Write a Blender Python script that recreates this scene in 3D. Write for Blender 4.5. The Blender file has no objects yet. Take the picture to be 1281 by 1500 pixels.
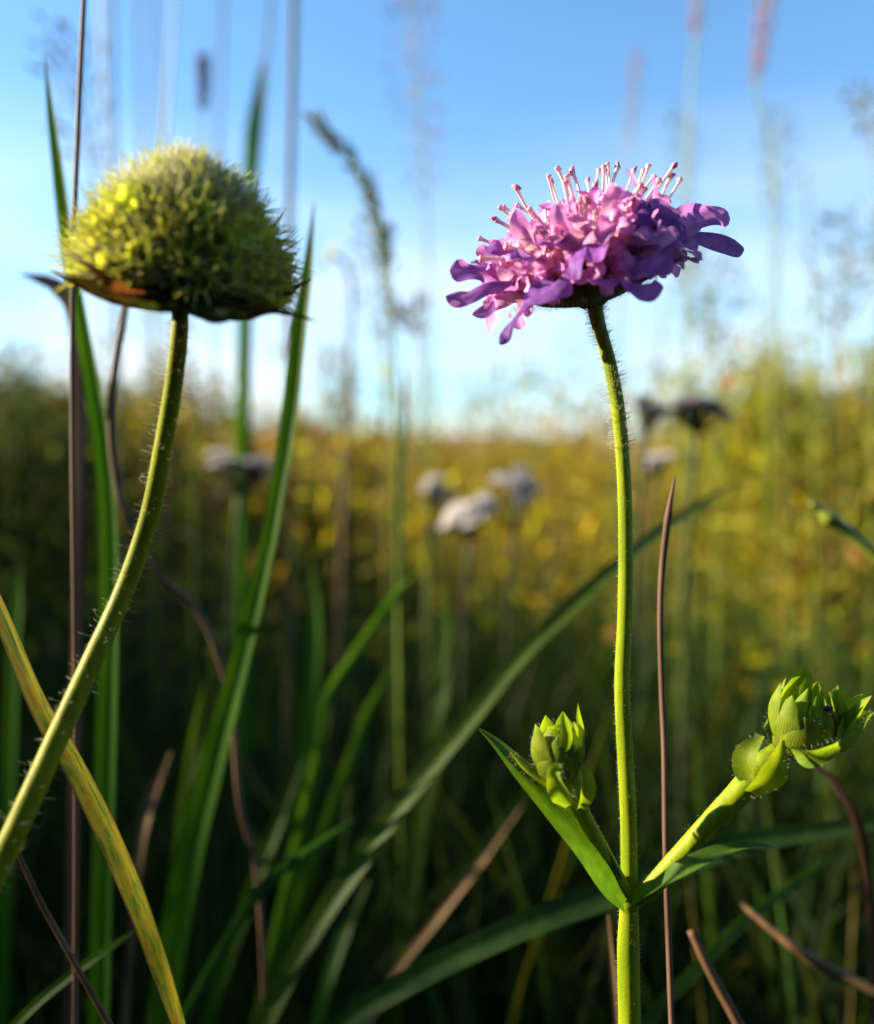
import bpy, math, random
import numpy as np
from mathutils import Vector, Matrix, Quaternion

rnd = random.Random(7)
rng = np.random.default_rng(11)
sc = bpy.context.scene
col = sc.collection

# ------------------------------------------------------------------ camera
CAM_H = 0.42
F = 1373.0                      # focal length in pixels of a 1281 x 1500 frame
PITCH = math.atan(60.0 / F)     # the camera looks slightly down
CAM = Vector((0, 0, CAM_H))
FWD = Vector((0, math.cos(PITCH), -math.sin(PITCH)))
UPV = Vector((0, math.sin(PITCH), math.cos(PITCH)))
RIGHT = Vector((1, 0, 0))
cam_d = bpy.data.cameras.new('camera')
cam = bpy.data.objects.new('camera', cam_d); col.objects.link(cam)
cam.location = CAM
cam.rotation_euler = (math.pi / 2 - PITCH, 0, 0)
cam_d.sensor_fit = 'HORIZONTAL'; cam_d.sensor_width = 36.0
cam_d.lens = 36.0 * F / 1281.0
cam_d.clip_start = 0.005; cam_d.clip_end = 6000
cam_d.dof.use_dof = True
cam_d.dof.focus_distance = 0.1235
cam_d.dof.aperture_fstop = cam_d.lens / 3.3     # 3.3 mm pupil
sc.camera = cam

# ------------------------------------------------------------------ light
TO_SUN = Vector((-0.90, 0.13, 0.41)).normalized()
EL = math.asin(TO_SUN.z); AZ = math.atan2(TO_SUN.x, TO_SUN.y)
w = bpy.data.worlds.new('World'); sc.world = w; w.use_nodes = True
nt = w.node_tree; nt.nodes.clear()
sky = nt.nodes.new('ShaderNodeTexSky'); sky.sky_type = 'NISHITA'; sky.sun_disc = False
sky.sun_elevation = EL; sky.sun_rotation = AZ
sky.air_density = 1.0; sky.dust_density = .6; sky.ozone_density = 2.0; sky.altitude = 200
bg = nt.nodes.new('ShaderNodeBackground'); bg.inputs[1].default_value = 0.066
out = nt.nodes.new('ShaderNodeOutputWorld')
# thin low cloud all round the horizon, over the clear blue
tcw = nt.nodes.new('ShaderNodeTexCoord'); mpw = nt.nodes.new('ShaderNodeMapping'); mpw.inputs['Scale'].default_value = (1.0, 1.0, 3.2)
nzw = nt.nodes.new('ShaderNodeTexNoise'); nzw.inputs['Scale'].default_value = 2.6; nzw.inputs['Detail'].default_value = 6; nzw.inputs['Roughness'].default_value = .55
rpw = nt.nodes.new('ShaderNodeValToRGB'); rpw.color_ramp.elements[0].position = .34; rpw.color_ramp.elements[1].position = .60
sxw = nt.nodes.new('ShaderNodeSeparateXYZ')
mrw = nt.nodes.new('ShaderNodeMapRange'); mrw.inputs[1].default_value = .02; mrw.inputs[2].default_value = .36; mrw.inputs[3].default_value = 1.0; mrw.inputs[4].default_value = 0.0
muw = nt.nodes.new('ShaderNodeMath'); muw.operation = 'MULTIPLY'
mxw = nt.nodes.new('ShaderNodeMix'); mxw.data_type = 'RGBA'; mxw.inputs[7].default_value = (5.2, 5.5, 5.7, 1)
hsw = nt.nodes.new('ShaderNodeMix'); hsw.data_type = 'RGBA'; hsw.blend_type = 'MULTIPLY'; hsw.inputs[0].default_value = 1; hsw.inputs[7].default_value = (.70, .99, 1.12, 1)
nt.links.new(tcw.outputs['Generated'], mpw.inputs[0]); nt.links.new(mpw.outputs[0], nzw.inputs[0]); nt.links.new(nzw.outputs[0], rpw.inputs[0])
nt.links.new(tcw.outputs['Generated'], sxw.inputs[0]); nt.links.new(sxw.outputs[2], mrw.inputs[0])
nt.links.new(rpw.outputs[0], muw.inputs[0]); nt.links.new(mrw.outputs[0], muw.inputs[1]); nt.links.new(muw.outputs[0], mxw.inputs[0])
nt.links.new(sky.outputs[0], hsw.inputs[6]); nt.links.new(hsw.outputs[2], mxw.inputs[6])
nt.links.new(mxw.outputs[2], bg.inputs[0]); nt.links.new(bg.outputs[0], out.inputs[0])
sun_d = bpy.data.lights.new('sun', 'SUN'); sun_d.energy = 5.0; sun_d.angle = math.radians(0.5)
sun_d.color = (1.0, 0.85, 0.60)
sun = bpy.data.objects.new('sun', sun_d); col.objects.link(sun)
sun.rotation_euler = TO_SUN.to_track_quat('Z', 'Y').to_euler(); sun.location = (-3, 0, 4)
sc.view_settings.view_transform = 'Standard'; sc.view_settings.look = 'None'
sc.view_settings.exposure = 1.98; sc.view_settings.gamma = 1.0; sc.view_settings.use_curve_mapping = False
sc.render.engine = 'CYCLES'
cy = sc.cycles
cy.use_denoising = True
try: cy.denoiser = 'OPENIMAGEDENOISE'
except Exception: pass
cy.max_bounces = 8; cy.transmission_bounces = 4; cy.diffuse_bounces = 5; cy.glossy_bounces = 2; cy.transparent_max_bounces = 4
cy.caustics_reflective = False; cy.caustics_refractive = False
cy.use_adaptive_sampling = True; cy.adaptive_threshold = 0.01

# ------------------------------------------------------------------ helpers
def P(px, py, d):
    """the point of the place that stands d metres deep where the photograph shows pixel px, py"""
    return CAM + FWD * d + RIGHT * ((px - 640.5) / F * d) + UPV * ((750.0 - py) / F * d)

def mm_px(px, d): return px * d / F

ORG = {}
def empty(name, loc, parent=None):
    o = bpy.data.objects.new(name, None); col.objects.link(o)
    o.empty_display_size = 0.01
    loc = Vector(loc)
    if parent is not None:
        o.parent = parent; o.location = loc - ORG[parent]
    else:
        o.location = loc
    ORG[o] = loc.copy()
    return o

def tag(o, label=None, cat=None, group=None, kind=None):
    if label: o['label'] = label
    if cat: o['category'] = cat
    if group: o['group'] = group
    if kind: o['kind'] = kind
    return o

class MB:
    """collects vertices, faces and uvs of one mesh"""
    def __init__(s): s.v = []; s.f = []; s.uv = []
    def grid(s, rows, uvs, close=False):
        b = len(s.v); n = len(rows[0])
        for r in rows: s.v.extend(r)
        for r in uvs: s.uv.extend(r)
        for i in range(len(rows) - 1):
            for j in range(n if close else n - 1):
                j2 = (j + 1) % n
                s.f.append((b + i * n + j, b + i * n + j2, b + (i + 1) * n + j2, b + (i + 1) * n + j))
        return b
    def mesh(s, name, mat, origin=Vector((0, 0, 0)), smooth=True):
        me = bpy.data.meshes.new(name)
        o = tuple(origin)
        me.from_pydata([(p[0] - o[0], p[1] - o[1], p[2] - o[2]) for p in s.v], [], s.f)
        uvl = me.uv_layers.new(name='UVMap')
        li = np.empty(len(me.loops), dtype=np.int32); me.loops.foreach_get('vertex_index', li)
        uva = np.array(s.uv, dtype=np.float32)[li]
        uvl.data.foreach_set('uv', uva.ravel())
        if smooth: me.polygons.foreach_set('use_smooth', [True] * len(me.polygons))
        me.materials.append(mat); me.update()
        return me
    def build(s, name, mat, parent=None, smooth=True, origin=None):
        org = ORG[parent] if parent is not None else (Vector(origin) if origin is not None else Vector((0, 0, 0)))
        o = bpy.data.objects.new(name, s.mesh(name, mat, org, smooth)); col.objects.link(o)
        if parent is not None: o.parent = parent
        else: o.location = org
        ORG[o] = org.copy()
        return o

def cr(pts, n):
    """Catmull-Rom through points, n samples per span"""
    pts = [np.array(p, dtype=float) for p in pts]
    P0 = [2 * pts[0] - pts[1]] + pts + [2 * pts[-1] - pts[-2]]
    res = []
    for i in range(1, len(P0) - 2):
        a, b, c, d = P0[i - 1], P0[i], P0[i + 1], P0[i + 2]
        for k in range(n):
            t = k / n
            res.append(0.5 * ((2 * b) + (c - a) * t + (2 * a - 5 * b + 4 * c - d) * t * t + (3 * b - a - 3 * c + d) * t ** 3))
    res.append(P0[-2])
    return res

def tangents(path):
    T = []
    for i in range(len(path)):
        a = path[max(0, i - 1)]; b = path[min(len(path) - 1, i + 1)]
        t = Vector(b) - Vector(a)
        T.append(t.normalized() if t.length > 1e-12 else Vector((0, 0, 1)))
    return T

def tube(mb, path, radii, ns=10, cap=True, rib=0.0):
    path = [Vector(p) for p in path]
    T = tangents(path); n = len(path)
    ref = Vector((0, 1, 0)) if abs(T[0].y) < 0.9 else Vector((1, 0, 0))
    rows = []; uvs = []
    for i, p in enumerate(path):
        s = T[i].cross(ref).normalized(); q = s.cross(T[i]).normalized(); ref = q
        r = radii[i] if hasattr(radii, '__len__') else radii
        row = []; ur = []
        for j in range(ns):
            a = 2 * math.pi * j / ns
            rr = r * (1 + rib * math.cos(4 * a))
            row.append(p + s * (math.cos(a) * rr) + q * (math.sin(a) * rr)); ur.append((j / ns, i / max(1, n - 1)))
        rows.append(row); uvs.append(ur)
    b = mb.grid(rows, uvs, close=True)
    if cap:
        mb.f.append(tuple(b + j for j in range(ns))[::-1])
        mb.f.append(tuple(b + (n - 1) * ns + j for j in range(ns)))

def interp(vals, n):
    xs = np.linspace(0, 1, len(vals)); return np.interp(np.linspace(0, 1, n), xs, vals)

def ribbon(mb, path, hw, hint, nc=5, fold=0.0, cup=0.0, wave=0.0, twist=0.0, v0=0.0, v1=1.0, thick=0.0, tip=0.0):
    """leaf-like sheet: half widths hw along path, hint = the way its face looks"""
    path = [Vector(p) for p in path]; T = tangents(path); n = len(path)
    hw = interp(hw, n); hint = Vector(hint)
    if tip > 0:
        hw = [x * math.sqrt(max(.004, 1 - (max(0, i / (n - 1) - (1 - tip)) / tip) ** 2)) for i, x in enumerate(hw)]
    rows = []; uvs = []; ph = rnd.random() * 6
    tops = []; 
    for i, p in enumerate(path):
        t = i / (n - 1)
        h = Quaternion(T[i], twist * t) @ hint
        s = T[i].cross(h)
        if s.length < 1e-6: s = T[i].orthogonal()
        s.normalize(); nm = s.cross(T[i]).normalized()
        row = []; ur = []
        for j in range(nc):
            u = -1 + 2 * j / (nc - 1)
            off = (fold * abs(u) + cup * u * u) * hw[i] + wave * hw[i] * abs(u) * math.sin(9 * t + 2 * u + ph)
            row.append(p + s * (u * hw[i]) + nm * off); ur.append((j / (nc - 1), v0 + (v1 - v0) * t))
        rows.append(row); uvs.append(ur); tops.append(nm)
    mb.grid(rows, uvs)
    if thick > 0:
        rows2 = [[q - tops[i] * thick * (1 - abs(-1 + 2 * j / (nc - 1)) ** 4) for j, q in enumerate(r)] for i, r in enumerate(rows)]
        mb.grid([r[::-1] for r in rows2], [u[::-1] for u in uvs])

def fuzz(mb, path, radii, n, length, lean=0.0, rad=0.00002, t0=0.0, t1=1.0, curl=0.3):
    path = [Vector(p) for p in path]; T = tangents(path)
    for _ in range(n):
        t = (t0 + (t1 - t0) * rnd.random()) * (len(path) - 1)
        i = min(int(t), len(path) - 2); f = t - i
        p = path[i].lerp(path[i + 1], f); r = radii[i] * (1 - f) + radii[i + 1] * f
        a = T[i].orthogonal().normalized(); b = T[i].cross(a)
        an = rnd.random() * 2 * math.pi
        d = a * math.cos(an) + b * math.sin(an)
        hair(mb, p + d * r * 0.95, (d + T[i] * (lean + rnd.uniform(-.35, .35))).normalized(), length * rnd.uniform(.35, 1.2), rad, curl)

def hair(mb, p, d, L, rad, curl=0.3):
    k = Vector((rnd.gauss(0, 1), rnd.gauss(0, 1), rnd.gauss(0, 1))) * curl
    mid = p + d * L * .55; tip = p + (d + k * .5).normalized() * L
    s = d.orthogonal().normalized(); q = d.cross(s)
    b = len(mb.v)
    for c, rr in ((p, rad), (mid, rad * .7)):
        for j in range(3):
            an = 2.094 * j; mb.v.append(c + s * math.cos(an) * rr + q * math.sin(an) * rr); mb.uv.append((0, 0))
    mb.v.append(tip); mb.uv.append((0, 1))
    for j in range(3):
        j2 = (j + 1) % 3
        mb.f.append((b + j, b + j2, b + 3 + j2, b + 3 + j)); mb.f.append((b + 3 + j, b + 3 + j2, b + 6))

def to_ground(pts, drift=0.35):
    """continue a stem that leaves the picture down into the soil, bending gently upright"""
    pts = [Vector(p) for p in pts]
    p = pts[-1]; step = (pts[-1] - pts[-2]).length; d = (pts[-1] - pts[-2]).normalized(); z = p.z
    if d.z > -.15: d = (d + Vector((0, 0, -.15 - d.z))).normalized()
    hxy = Vector((d.x, d.y, 0)) / max(0.3, abs(d.z))
    e = Vector((p.x, p.y, -0.004)) + hxy * (z * drift)
    m0 = d * z * 1.1; m1 = Vector((0, 0, -1)) * z * .8
    res = list(pts); t = min(.12, step / (z * 1.2))
    while t < .999:
        h00, h10, h01, h11 = 2*t**3 - 3*t*t + 1, t**3 - 2*t*t + t, -2*t**3 + 3*t*t, t**3 - t*t
        res.append(p * h00 + m0 * h10 + e * h01 + m1 * h11); t += max(t * .8, .05)
    res.append(e)
    return res

# ------------------------------------------------------------------ materials
def nodes(name):
    m = bpy.data.materials.new(name); m.use_nodes = True
    t = m.node_tree; t.nodes.clear()
    return m, t, t.nodes, t.links
def N(t, kind, **kw):
    n = t.nodes.new(kind)
    for k, v in kw.items(): setattr(n, k, v)
    return n
def c4(c): return (c[0], c[1], c[2], 1)

def leafmat(name, a, b, trans=None, tf=0.4, rough=0.45, scale=300.0, stretch=(1, 1, 1), tint=False, bump=0.0, vary=0.0, spec=0.4, ramp=None, veins=0.0, vn=9.0):
    """procedural plant tissue: colour a to b by noise, light passing through by tf"""
    m, t, nn, L = nodes(name)
    o = N(t, 'ShaderNodeOutputMaterial')
    pr = N(t, 'ShaderNodeBsdfPrincipled'); pr.inputs['Roughness'].default_value = rough
    pr.inputs['Specular IOR Level'].default_value = spec
    tc = N(t, 'ShaderNodeTexCoord'); mp = N(t, 'ShaderNodeMapping')
    L.new(tc.outputs['Object'], mp.inputs[0]); mp.inputs['Scale'].default_value = stretch
    no = N(t, 'ShaderNodeTexNoise'); no.inputs['Scale'].default_value = scale; no.inputs['Detail'].default_value = 4
    L.new(mp.outputs[0], no.inputs[0])
    cr_ = N(t, 'ShaderNodeValToRGB'); cr_.color_ramp.elements[0].position = .35; cr_.color_ramp.elements[1].position = .68
    cr_.color_ramp.elements[0].color = c4(a); cr_.color_ramp.elements[1].color = c4(b)
    L.new(no.outputs[0], cr_.inputs[0]); cout = cr_.outputs[0]
    if ramp:                                    # colours along the leaf's own length (uv.y)
        uv = N(t, 'ShaderNodeUVMap'); sp = N(t, 'ShaderNodeSeparateXYZ'); L.new(uv.outputs[0], sp.inputs[0])
        r2 = N(t, 'ShaderNodeValToRGB'); e = r2.color_ramp.elements
        e[0].position = ramp[0][0]; e[0].color = c4(ramp[0][1]); e[1].position = ramp[-1][0]; e[1].color = c4(ramp[-1][1])
        for q in ramp[1:-1]:
            el = e.new(q[0]); el.color = c4(q[1])
        L.new(sp.outputs[1], r2.inputs[0])
        mx = N(t, 'ShaderNodeMix', data_type='RGBA', blend_type='MULTIPLY'); mx.inputs[0].default_value = 1
        L.new(cout, mx.inputs[6]); L.new(r2.outputs[0], mx.inputs[7]); cout = mx.outputs[2]
    if veins > 0:                               # parallel veins along the sheet (uv.x), wandering a little
        uv3 = N(t, 'ShaderNodeUVMap'); mp3 = N(t, 'ShaderNodeMapping'); mp3.inputs['Scale'].default_value = (vn, .6, 1); L.new(uv3.outputs[0], mp3.inputs[0])
        wv3 = N(t, 'ShaderNodeTexWave'); wv3.inputs['Scale'].default_value = .5; wv3.inputs['Distortion'].default_value = 1.6; wv3.inputs['Detail'].default_value = 2; L.new(mp3.outputs[0], wv3.inputs[0])
        mr3 = N(t, 'ShaderNodeMapRange'); mr3.inputs[3].default_value = 1 - veins; mr3.inputs[4].default_value = 1 + veins * .4; L.new(wv3.outputs[1], mr3.inputs[0])
        mx = N(t, 'ShaderNodeMix', data_type='RGBA', blend_type='MULTIPLY'); mx.inputs[0].default_value = 1
        L.new(cout, mx.inputs[6]); L.new(mr3.outputs[0], mx.inputs[7]); cout = mx.outputs[2]
    if tint:
        at = N(t, 'ShaderNodeAttribute'); at.attribute_name = 'tint'
        mx = N(t, 'ShaderNodeMix', data_type='RGBA', blend_type='MULTIPLY'); mx.inputs[0].default_value = 1
        L.new(cout, mx.inputs[6]); L.new(at.outputs[0], mx.inputs[7]); cout = mx.outputs[2]
    if vary > 0:
        oi = N(t, 'ShaderNodeObjectInfo'); hs = N(t, 'ShaderNodeHueSaturation')
        mr = N(t, 'ShaderNodeMapRange'); mr.inputs[3].default_value = 1 - vary; mr.inputs[4].default_value = 1 + vary
        L.new(oi.outputs['Random'], mr.inputs[0]); L.new(mr.outputs[0], hs.inputs['Value']); L.new(cout, hs.inputs['Color'])
        mr2 = N(t, 'ShaderNodeMapRange'); mr2.inputs[3].default_value = .5 - vary * .08; mr2.inputs[4].default_value = .5 + vary * .08
        L.new(oi.outputs['Random'], mr2.inputs[0]); L.new(mr2.outputs[0], hs.inputs['Hue']); cout = hs.outputs[0]
    L.new(cout, pr.inputs['Base Color'])
    if bump > 0:
        bp = N(t, 'ShaderNodeBump'); bp.inputs['Strength'].default_value = bump; bp.inputs['Distance'].default_value = 0.0003
        L.new(no.outputs[0], bp.inputs['Height']); L.new(bp.outputs[0], pr.inputs['Normal'])
    if tf > 0:
        tr = N(t, 'ShaderNodeBsdfTranslucent')
        tm = N(t, 'ShaderNodeMix', data_type='RGBA', blend_type='MULTIPLY'); tm.inputs[0].default_value = 1
        L.new(cout, tm.inputs[6]); tm.inputs[7].default_value = c4(trans or (2, 2, 1))
        L.new(tm.outputs[2], tr.inputs[0])
        ms = N(t, 'ShaderNodeMixShader'); ms.inputs[0].default_value = tf
        L.new(pr.outputs[0], ms.inputs[1]); L.new(tr.outputs[0], ms.inputs[2]); L.new(ms.outputs[0], o.inputs[0])
    else:
        L.new(pr.outputs[0], o.inputs[0])
    return m

def stemmat(name, a, b, rough=0.5, sss=0.5, scale=700, stretch=(1, 1, .15), radius=(0.6, 0.7, 0.05), sscale=0.0018, bump=0.3, ramp=None):
    m = leafmat(name, a, b, tf=0, rough=rough, scale=scale, stretch=stretch, bump=bump, ramp=ramp)
    pr = [n for n in m.node_tree.nodes if n.type == 'BSDF_PRINCIPLED'][0]
    pr.inputs['Subsurface Weight'].default_value = sss; pr.inputs['Specular IOR Level'].default_value = .12
    pr.inputs['Subsurface Radius'].default_value = radius
    pr.inputs['Subsurface Scale'].default_value = sscale
    return m

M = {}
M['stem'] = stemmat('green_hairy_stem', (.13, .185, .003), (.21, .26, .005))
M['stem_old'] = stemmat('olive_stem', (.125, .14, .003), (.19, .20, .005))
M['hair'] = leafmat('pale_plant_hair', (.55, .54, .42), (.66, .65, .54), (1.1, 1.1, .95), tf=.5, rough=.4)
M['petal'] = leafmat('lilac_petal', (.23, .075, .43), (.40, .15, .58), (2.0, 2.1, 1.3), tf=.55, rough=.55, scale=500, bump=.5, vary=.18, spec=.2, veins=.35, vn=11)
M['floret'] = leafmat('pink_lilac_floret', (.60, .25, .56), (.76, .42, .68), (1.25, 1.3, 1.0), tf=.58, rough=.5, scale=500, bump=.3, vary=.16, spec=.3,
                      ramp=[(0, (1.05, 1.5, 1.05)), (.5, (1.05, 1.25, 1.0)), (.72, (.90, .80, .96)), (1, (.68, .50, .88))])
M['stamen'] = leafmat('pale_pink_stamen', (.72, .63, .66), (.82, .75, .74), (1.1, 1, 1.05), tf=.35, rough=.4, scale=900,
                      ramp=[(0, (.95, .8, .98)), (.6, (1, 1, 1)), (.86, (1, .95, .95)), (.93, (.9, .42, .58)), (1, (.85, .40, .55))])
M['bract'] = leafmat('dark_green_bract', (.018, .03, .008), (.035, .05, .012), (2, 2.2, 1), tf=.2, rough=.55, scale=600, bump=.3)
M['bract_brown'] = leafmat('brown_green_bract', (.04, .032, .012), (.08, .06, .02), (2, 1.6, 1), tf=.25, rough=.55, scale=500, bump=.3)
M['bract_red'] = leafmat('reddish_bract', (.09, .03, .015), (.15, .07, .02), (2, 1.6, 1), tf=.4, rough=.5, scale=400)
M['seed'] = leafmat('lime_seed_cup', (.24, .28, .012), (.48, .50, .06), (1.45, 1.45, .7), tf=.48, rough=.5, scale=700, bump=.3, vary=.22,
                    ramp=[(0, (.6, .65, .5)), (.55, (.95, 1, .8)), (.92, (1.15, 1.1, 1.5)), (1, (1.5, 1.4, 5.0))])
M['sepal'] = leafmat('fresh_green_sepal', (.13, .20, .010), (.23, .29, .018), (1.8, 1.8, .6), tf=.5, rough=.55, scale=450, bump=.45, vary=.14, spec=.18, veins=.3, vn=9)
M['leaf'] = leafmat('green_leaf', (.042, .10, .008), (.075, .145, .014), (2, 2.0, .5), tf=.45, rough=.55, scale=400, bump=.45, spec=.2, veins=.3, vn=9)
M['blade'] = leafmat('tall_grass', (.024, .062, .009), (.046, .092, .012), (2.3, 2.4, .5), tf=.45, rough=.5, scale=250, stretch=(1, 1, .1), vary=.2, spec=.1, veins=.35, vn=12)
M['blade_dark'] = leafmat('deep_green_blade', (.015, .045, .012), (.028, .065, .016), (2, 2.4, .7), tf=.40, rough=.5, scale=250, stretch=(1, 1, .1), vary=.2, spec=.08, veins=.3, vn=12)
M['straw'] = leafmat('dry_straw', (.09, .05, .022), (.17, .10, .05), (1.4, 1.2, 1), tf=.15, rough=.6, spec=.15, scale=350, stretch=(1, 1, .1), vary=.15)
M['straw_red'] = leafmat('red_brown_straw', (.10, .055, .040), (.18, .105, .075), (1.4, 1.2, 1), tf=.1, rough=.6, spec=.15, scale=350, stretch=(1, 1, .1), vary=.15)
M['culm'] = leafmat('green_culm', (.13, .18, .015), (.20, .25, .03), (1.4, 1.4, 1), tf=.1, rough=.4, scale=300, stretch=(1, 1, .1))
M['ear'] = leafmat('grey_green_ear', (.10, .14, .11), (.18, .21, .16), (1.6, 1.5, 1), tf=.3, rough=.6, scale=500, vary=.2)
M['ear_pink'] = leafmat('pink_ear', (.30, .12, .15), (.38, .20, .21), (1.6, 1.2, 1.2), tf=.4, rough=.6, scale=500, vary=.1)
M['ear_brown'] = leafmat('brown_ear', (.12, .07, .035), (.2, .12, .05), (1.6, 1.4, 1), tf=.3, rough=.6, scale=500, vary=.2)
M['ear_violet'] = leafmat('violet_bud', (.06, .04, .13), (.11, .075, .18), (1.6, 1.4, 1.6), tf=.3, rough=.6, scale=500)
M['white'] = leafmat('white_umbel_floret', (.38, .34, .35), (.5, .47, .46), (1, 1, 1), tf=.3, rough=.6, scale=400, vary=.1)
M['far'] = leafmat('meadow_tissue', (.75, .75, .75), (1, 1, 1), (2.2, 2.0, .5), tf=.36, rough=.6, scale=30, tint=True, spec=.12)
M['crown'] = leafmat('tree_foliage', (.75, .75, .75), (1, 1, 1), (1.5, 1.6, .8), tf=.3, rough=.6, scale=2, tint=True, spec=.15)
M['bark'] = leafmat('bark', (.07, .05, .035), (.14, .10, .07), tf=0, rough=.9, scale=20, stretch=(1, 1, .2), bump=.6)
M['insect'] = leafmat('black_insect', (.01, .01, .01), (.02, .02, .02), tf=0, rough=.25, scale=900)

# yellowing blade: green, yellow and orange patches stretched along the blade, brown rims
def yellow_blade():
    m, t, nn, L = nodes('yellowing_blade')
    o = N(t, 'ShaderNodeOutputMaterial'); pr = N(t, 'ShaderNodeBsdfPrincipled'); pr.inputs['Roughness'].default_value = .45
    uv = N(t, 'ShaderNodeUVMap'); mp = N(t, 'ShaderNodeMapping'); mp.inputs['Scale'].default_value = (4.5, 24, 1)
    L.new(uv.outputs[0], mp.inputs[0])
    n1 = N(t, 'ShaderNodeTexNoise'); n1.inputs['Scale'].default_value = 1.0; n1.inputs['Detail'].default_value = 5; n1.inputs['Roughness'].default_value = .6
    L.new(mp.outputs[0], n1.inputs[0])
    r = N(t, 'ShaderNodeValToRGB'); e = r.color_ramp.elements
    e[0].position = .34; e[0].color = (.035, .09, .008, 1); e[1].position = .66; e[1].color = (.26, .09, .008, 1)
    for p_, c in ((.44, (.13, .16, .008)), (.54, (.26, .22, .012))): e.new(p_).color = c4(c)
    L.new(n1.outputs[0], r.inputs[0])
    sp = N(t, 'ShaderNodeSeparateXYZ'); L.new(uv.outputs[0], sp.inputs[0])
    ma = N(t, 'ShaderNodeMath', operation='SUBTRACT'); L.new(sp.outputs[0], ma.inputs[0]); ma.inputs[1].default_value = .5
    mb_ = N(t, 'ShaderNodeMath', operation='ABSOLUTE'); L.new(ma.outputs[0], mb_.inputs[0])
    n2 = N(t, 'ShaderNodeTexNoise'); n2.inputs['Scale'].default_value = 14; n2.inputs['Detail'].default_value = 5; L.new(uv.outputs[0], n2.inputs[0])
    ad = N(t, 'ShaderNodeMath', operation='MULTIPLY_ADD'); L.new(n2.outputs[0], ad.inputs[0]); ad.inputs[1].default_value = .22; L.new(mb_.outputs[0], ad.inputs[2])
    r2 = N(t, 'ShaderNodeValToRGB'); r2.color_ramp.elements[0].position = .50; r2.color_ramp.elements[1].position = .60
    L.new(ad.outputs[0], r2.inputs[0])
    mx = N(t, 'ShaderNodeMix', data_type='RGBA'); L.new(r2.outputs[0], mx.inputs[0]); L.new(r.outputs[0], mx.inputs[6]); mx.inputs[7].default_value = (.08, .03, .01, 1)
    L.new(mx.outputs[2], pr.inputs['Base Color'])
    tr = N(t, 'ShaderNodeBsdfTranslucent'); tm = N(t, 'ShaderNodeMix', data_type='RGBA', blend_type='MULTIPLY'); tm.inputs[0].default_value = 1
    L.new(mx.outputs[2], tm.inputs[6]); tm.inputs[7].default_value = (1.6, 1.5, .8, 1); L.new(tm.outputs[2], tr.inputs[0])
    ms = N(t, 'ShaderNodeMixShader'); ms.inputs[0].default_value = .45
    L.new(pr.outputs[0], ms.inputs[1]); L.new(tr.outputs[0], ms.inputs[2]); L.new(ms.outputs[0], o.inputs[0])
    return m
M['yellow'] = yellow_blade()
M['soil'] = leafmat('dark_soil', (.02, .015, .009), (.04, .03, .016), tf=0, rough=.95, scale=6, bump=.5)
M['hill'] = leafmat('dry_hill_grass', (.16, .075, .03), (.14, .10, .03), tf=0, rough=.95, scale=.02, bump=0)

# ------------------------------------------------------------------ ground and hills
def ground():
    mb = MB(); nr, na = 40, 64
    rows = []; uvs = []
    for i in range(nr):
        r = 0.0 if i == 0 else 0.25 * (3500 / .25) ** ((i - 1) / (nr - 2))
        row = []
        for j in range(na):
            a = 2 * math.pi * j / na
            z = 0 if r < 1.5 else min(.05, .01 * (r - 1.5)) * math.sin(a * 5 + r * .4)
            row.append(Vector((r * math.cos(a), r * math.sin(a), z)))
        rows.append(row); uvs.append([(0, 0)] * na)
    mb.grid(rows, uvs, close=True)
    return tag(mb.build('ground', M['soil']), 'dark soil and litter under the meadow', kind='structure')
ground()

def hills():
    mb = MB(); rows = []; uvs = []
    for i in range(14):
        y = 90 + i * 22
        row = []
        for j in range(70):
            x = -420 + j * 12
            ridge = 4.2 + 2.6 * math.sin(x * .021 + .4) + 1.8 * math.sin(x * .047 + 1.2) + .9 * math.sin(x * .11 + 2)
            z = -0.3 + (ridge + (y / 170.) * 2.2) * (1 - math.cos(math.pi * min(1, i / 8))) * .5
            row.append(Vector((x, y, z)))
        rows.append(row); uvs.append([(0, 0)] * 70)
    mb.grid(rows, uvs)
    return tag(mb.build('hill', M['hill']), 'low bronze hill on the horizon', kind='structure')
hills()

# ------------------------------------------------------------------ tinted bulk meshes (numpy)
def bulk(name, V, Fq, tint, mat, parent=None):
    me = bpy.data.meshes.new(name)
    nv, nf = len(V), len(Fq)
    me.vertices.add(nv); me.vertices.foreach_set('co', V.astype(np.float32).ravel())
    k = Fq.shape[1]
    me.loops.add(nf * k); me.loops.foreach_set('vertex_index', Fq.astype(np.int32).ravel())
    me.polygons.add(nf); me.polygons.foreach_set('loop_start', np.arange(0, nf * k, k, dtype=np.int32))
    at = me.attributes.new('tint', 'FLOAT_COLOR', 'POINT')
    at.data.foreach_set('color', np.c_[tint, np.ones(nv)].astype(np.float32).ravel())
    me.materials.append(mat); me.update(); me.validate()
    o = bpy.data.objects.new(name, me); col.objects.link(o)
    if parent is not None: o.parent = parent
    return o

def project(pts):
    d = pts[..., 1] * FWD.y + (pts[..., 2] - CAM_H) * FWD.z
    up = pts[..., 1] * UPV.y + (pts[..., 2] - CAM_H) * UPV.z
    dd = np.maximum(d, 1e-4)
    return 640.5 + pts[..., 0] / dd * F, 750 - up / dd * F, d

def keep_clear(path, near):
    """blades that would hang in front of the flowers, or shade the flower heads, are not grown"""
    px, py, d = project(path)
    inside = (d > 0.0) & (d < near) & (px > -170) & (px < 1450) & (py < 1800) & (py > -400)
    cam_ball = (np.linalg.norm(path - np.array(CAM), axis=-1) < 0.05)
    return ~(inside | cam_ball).any(axis=1)

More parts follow.
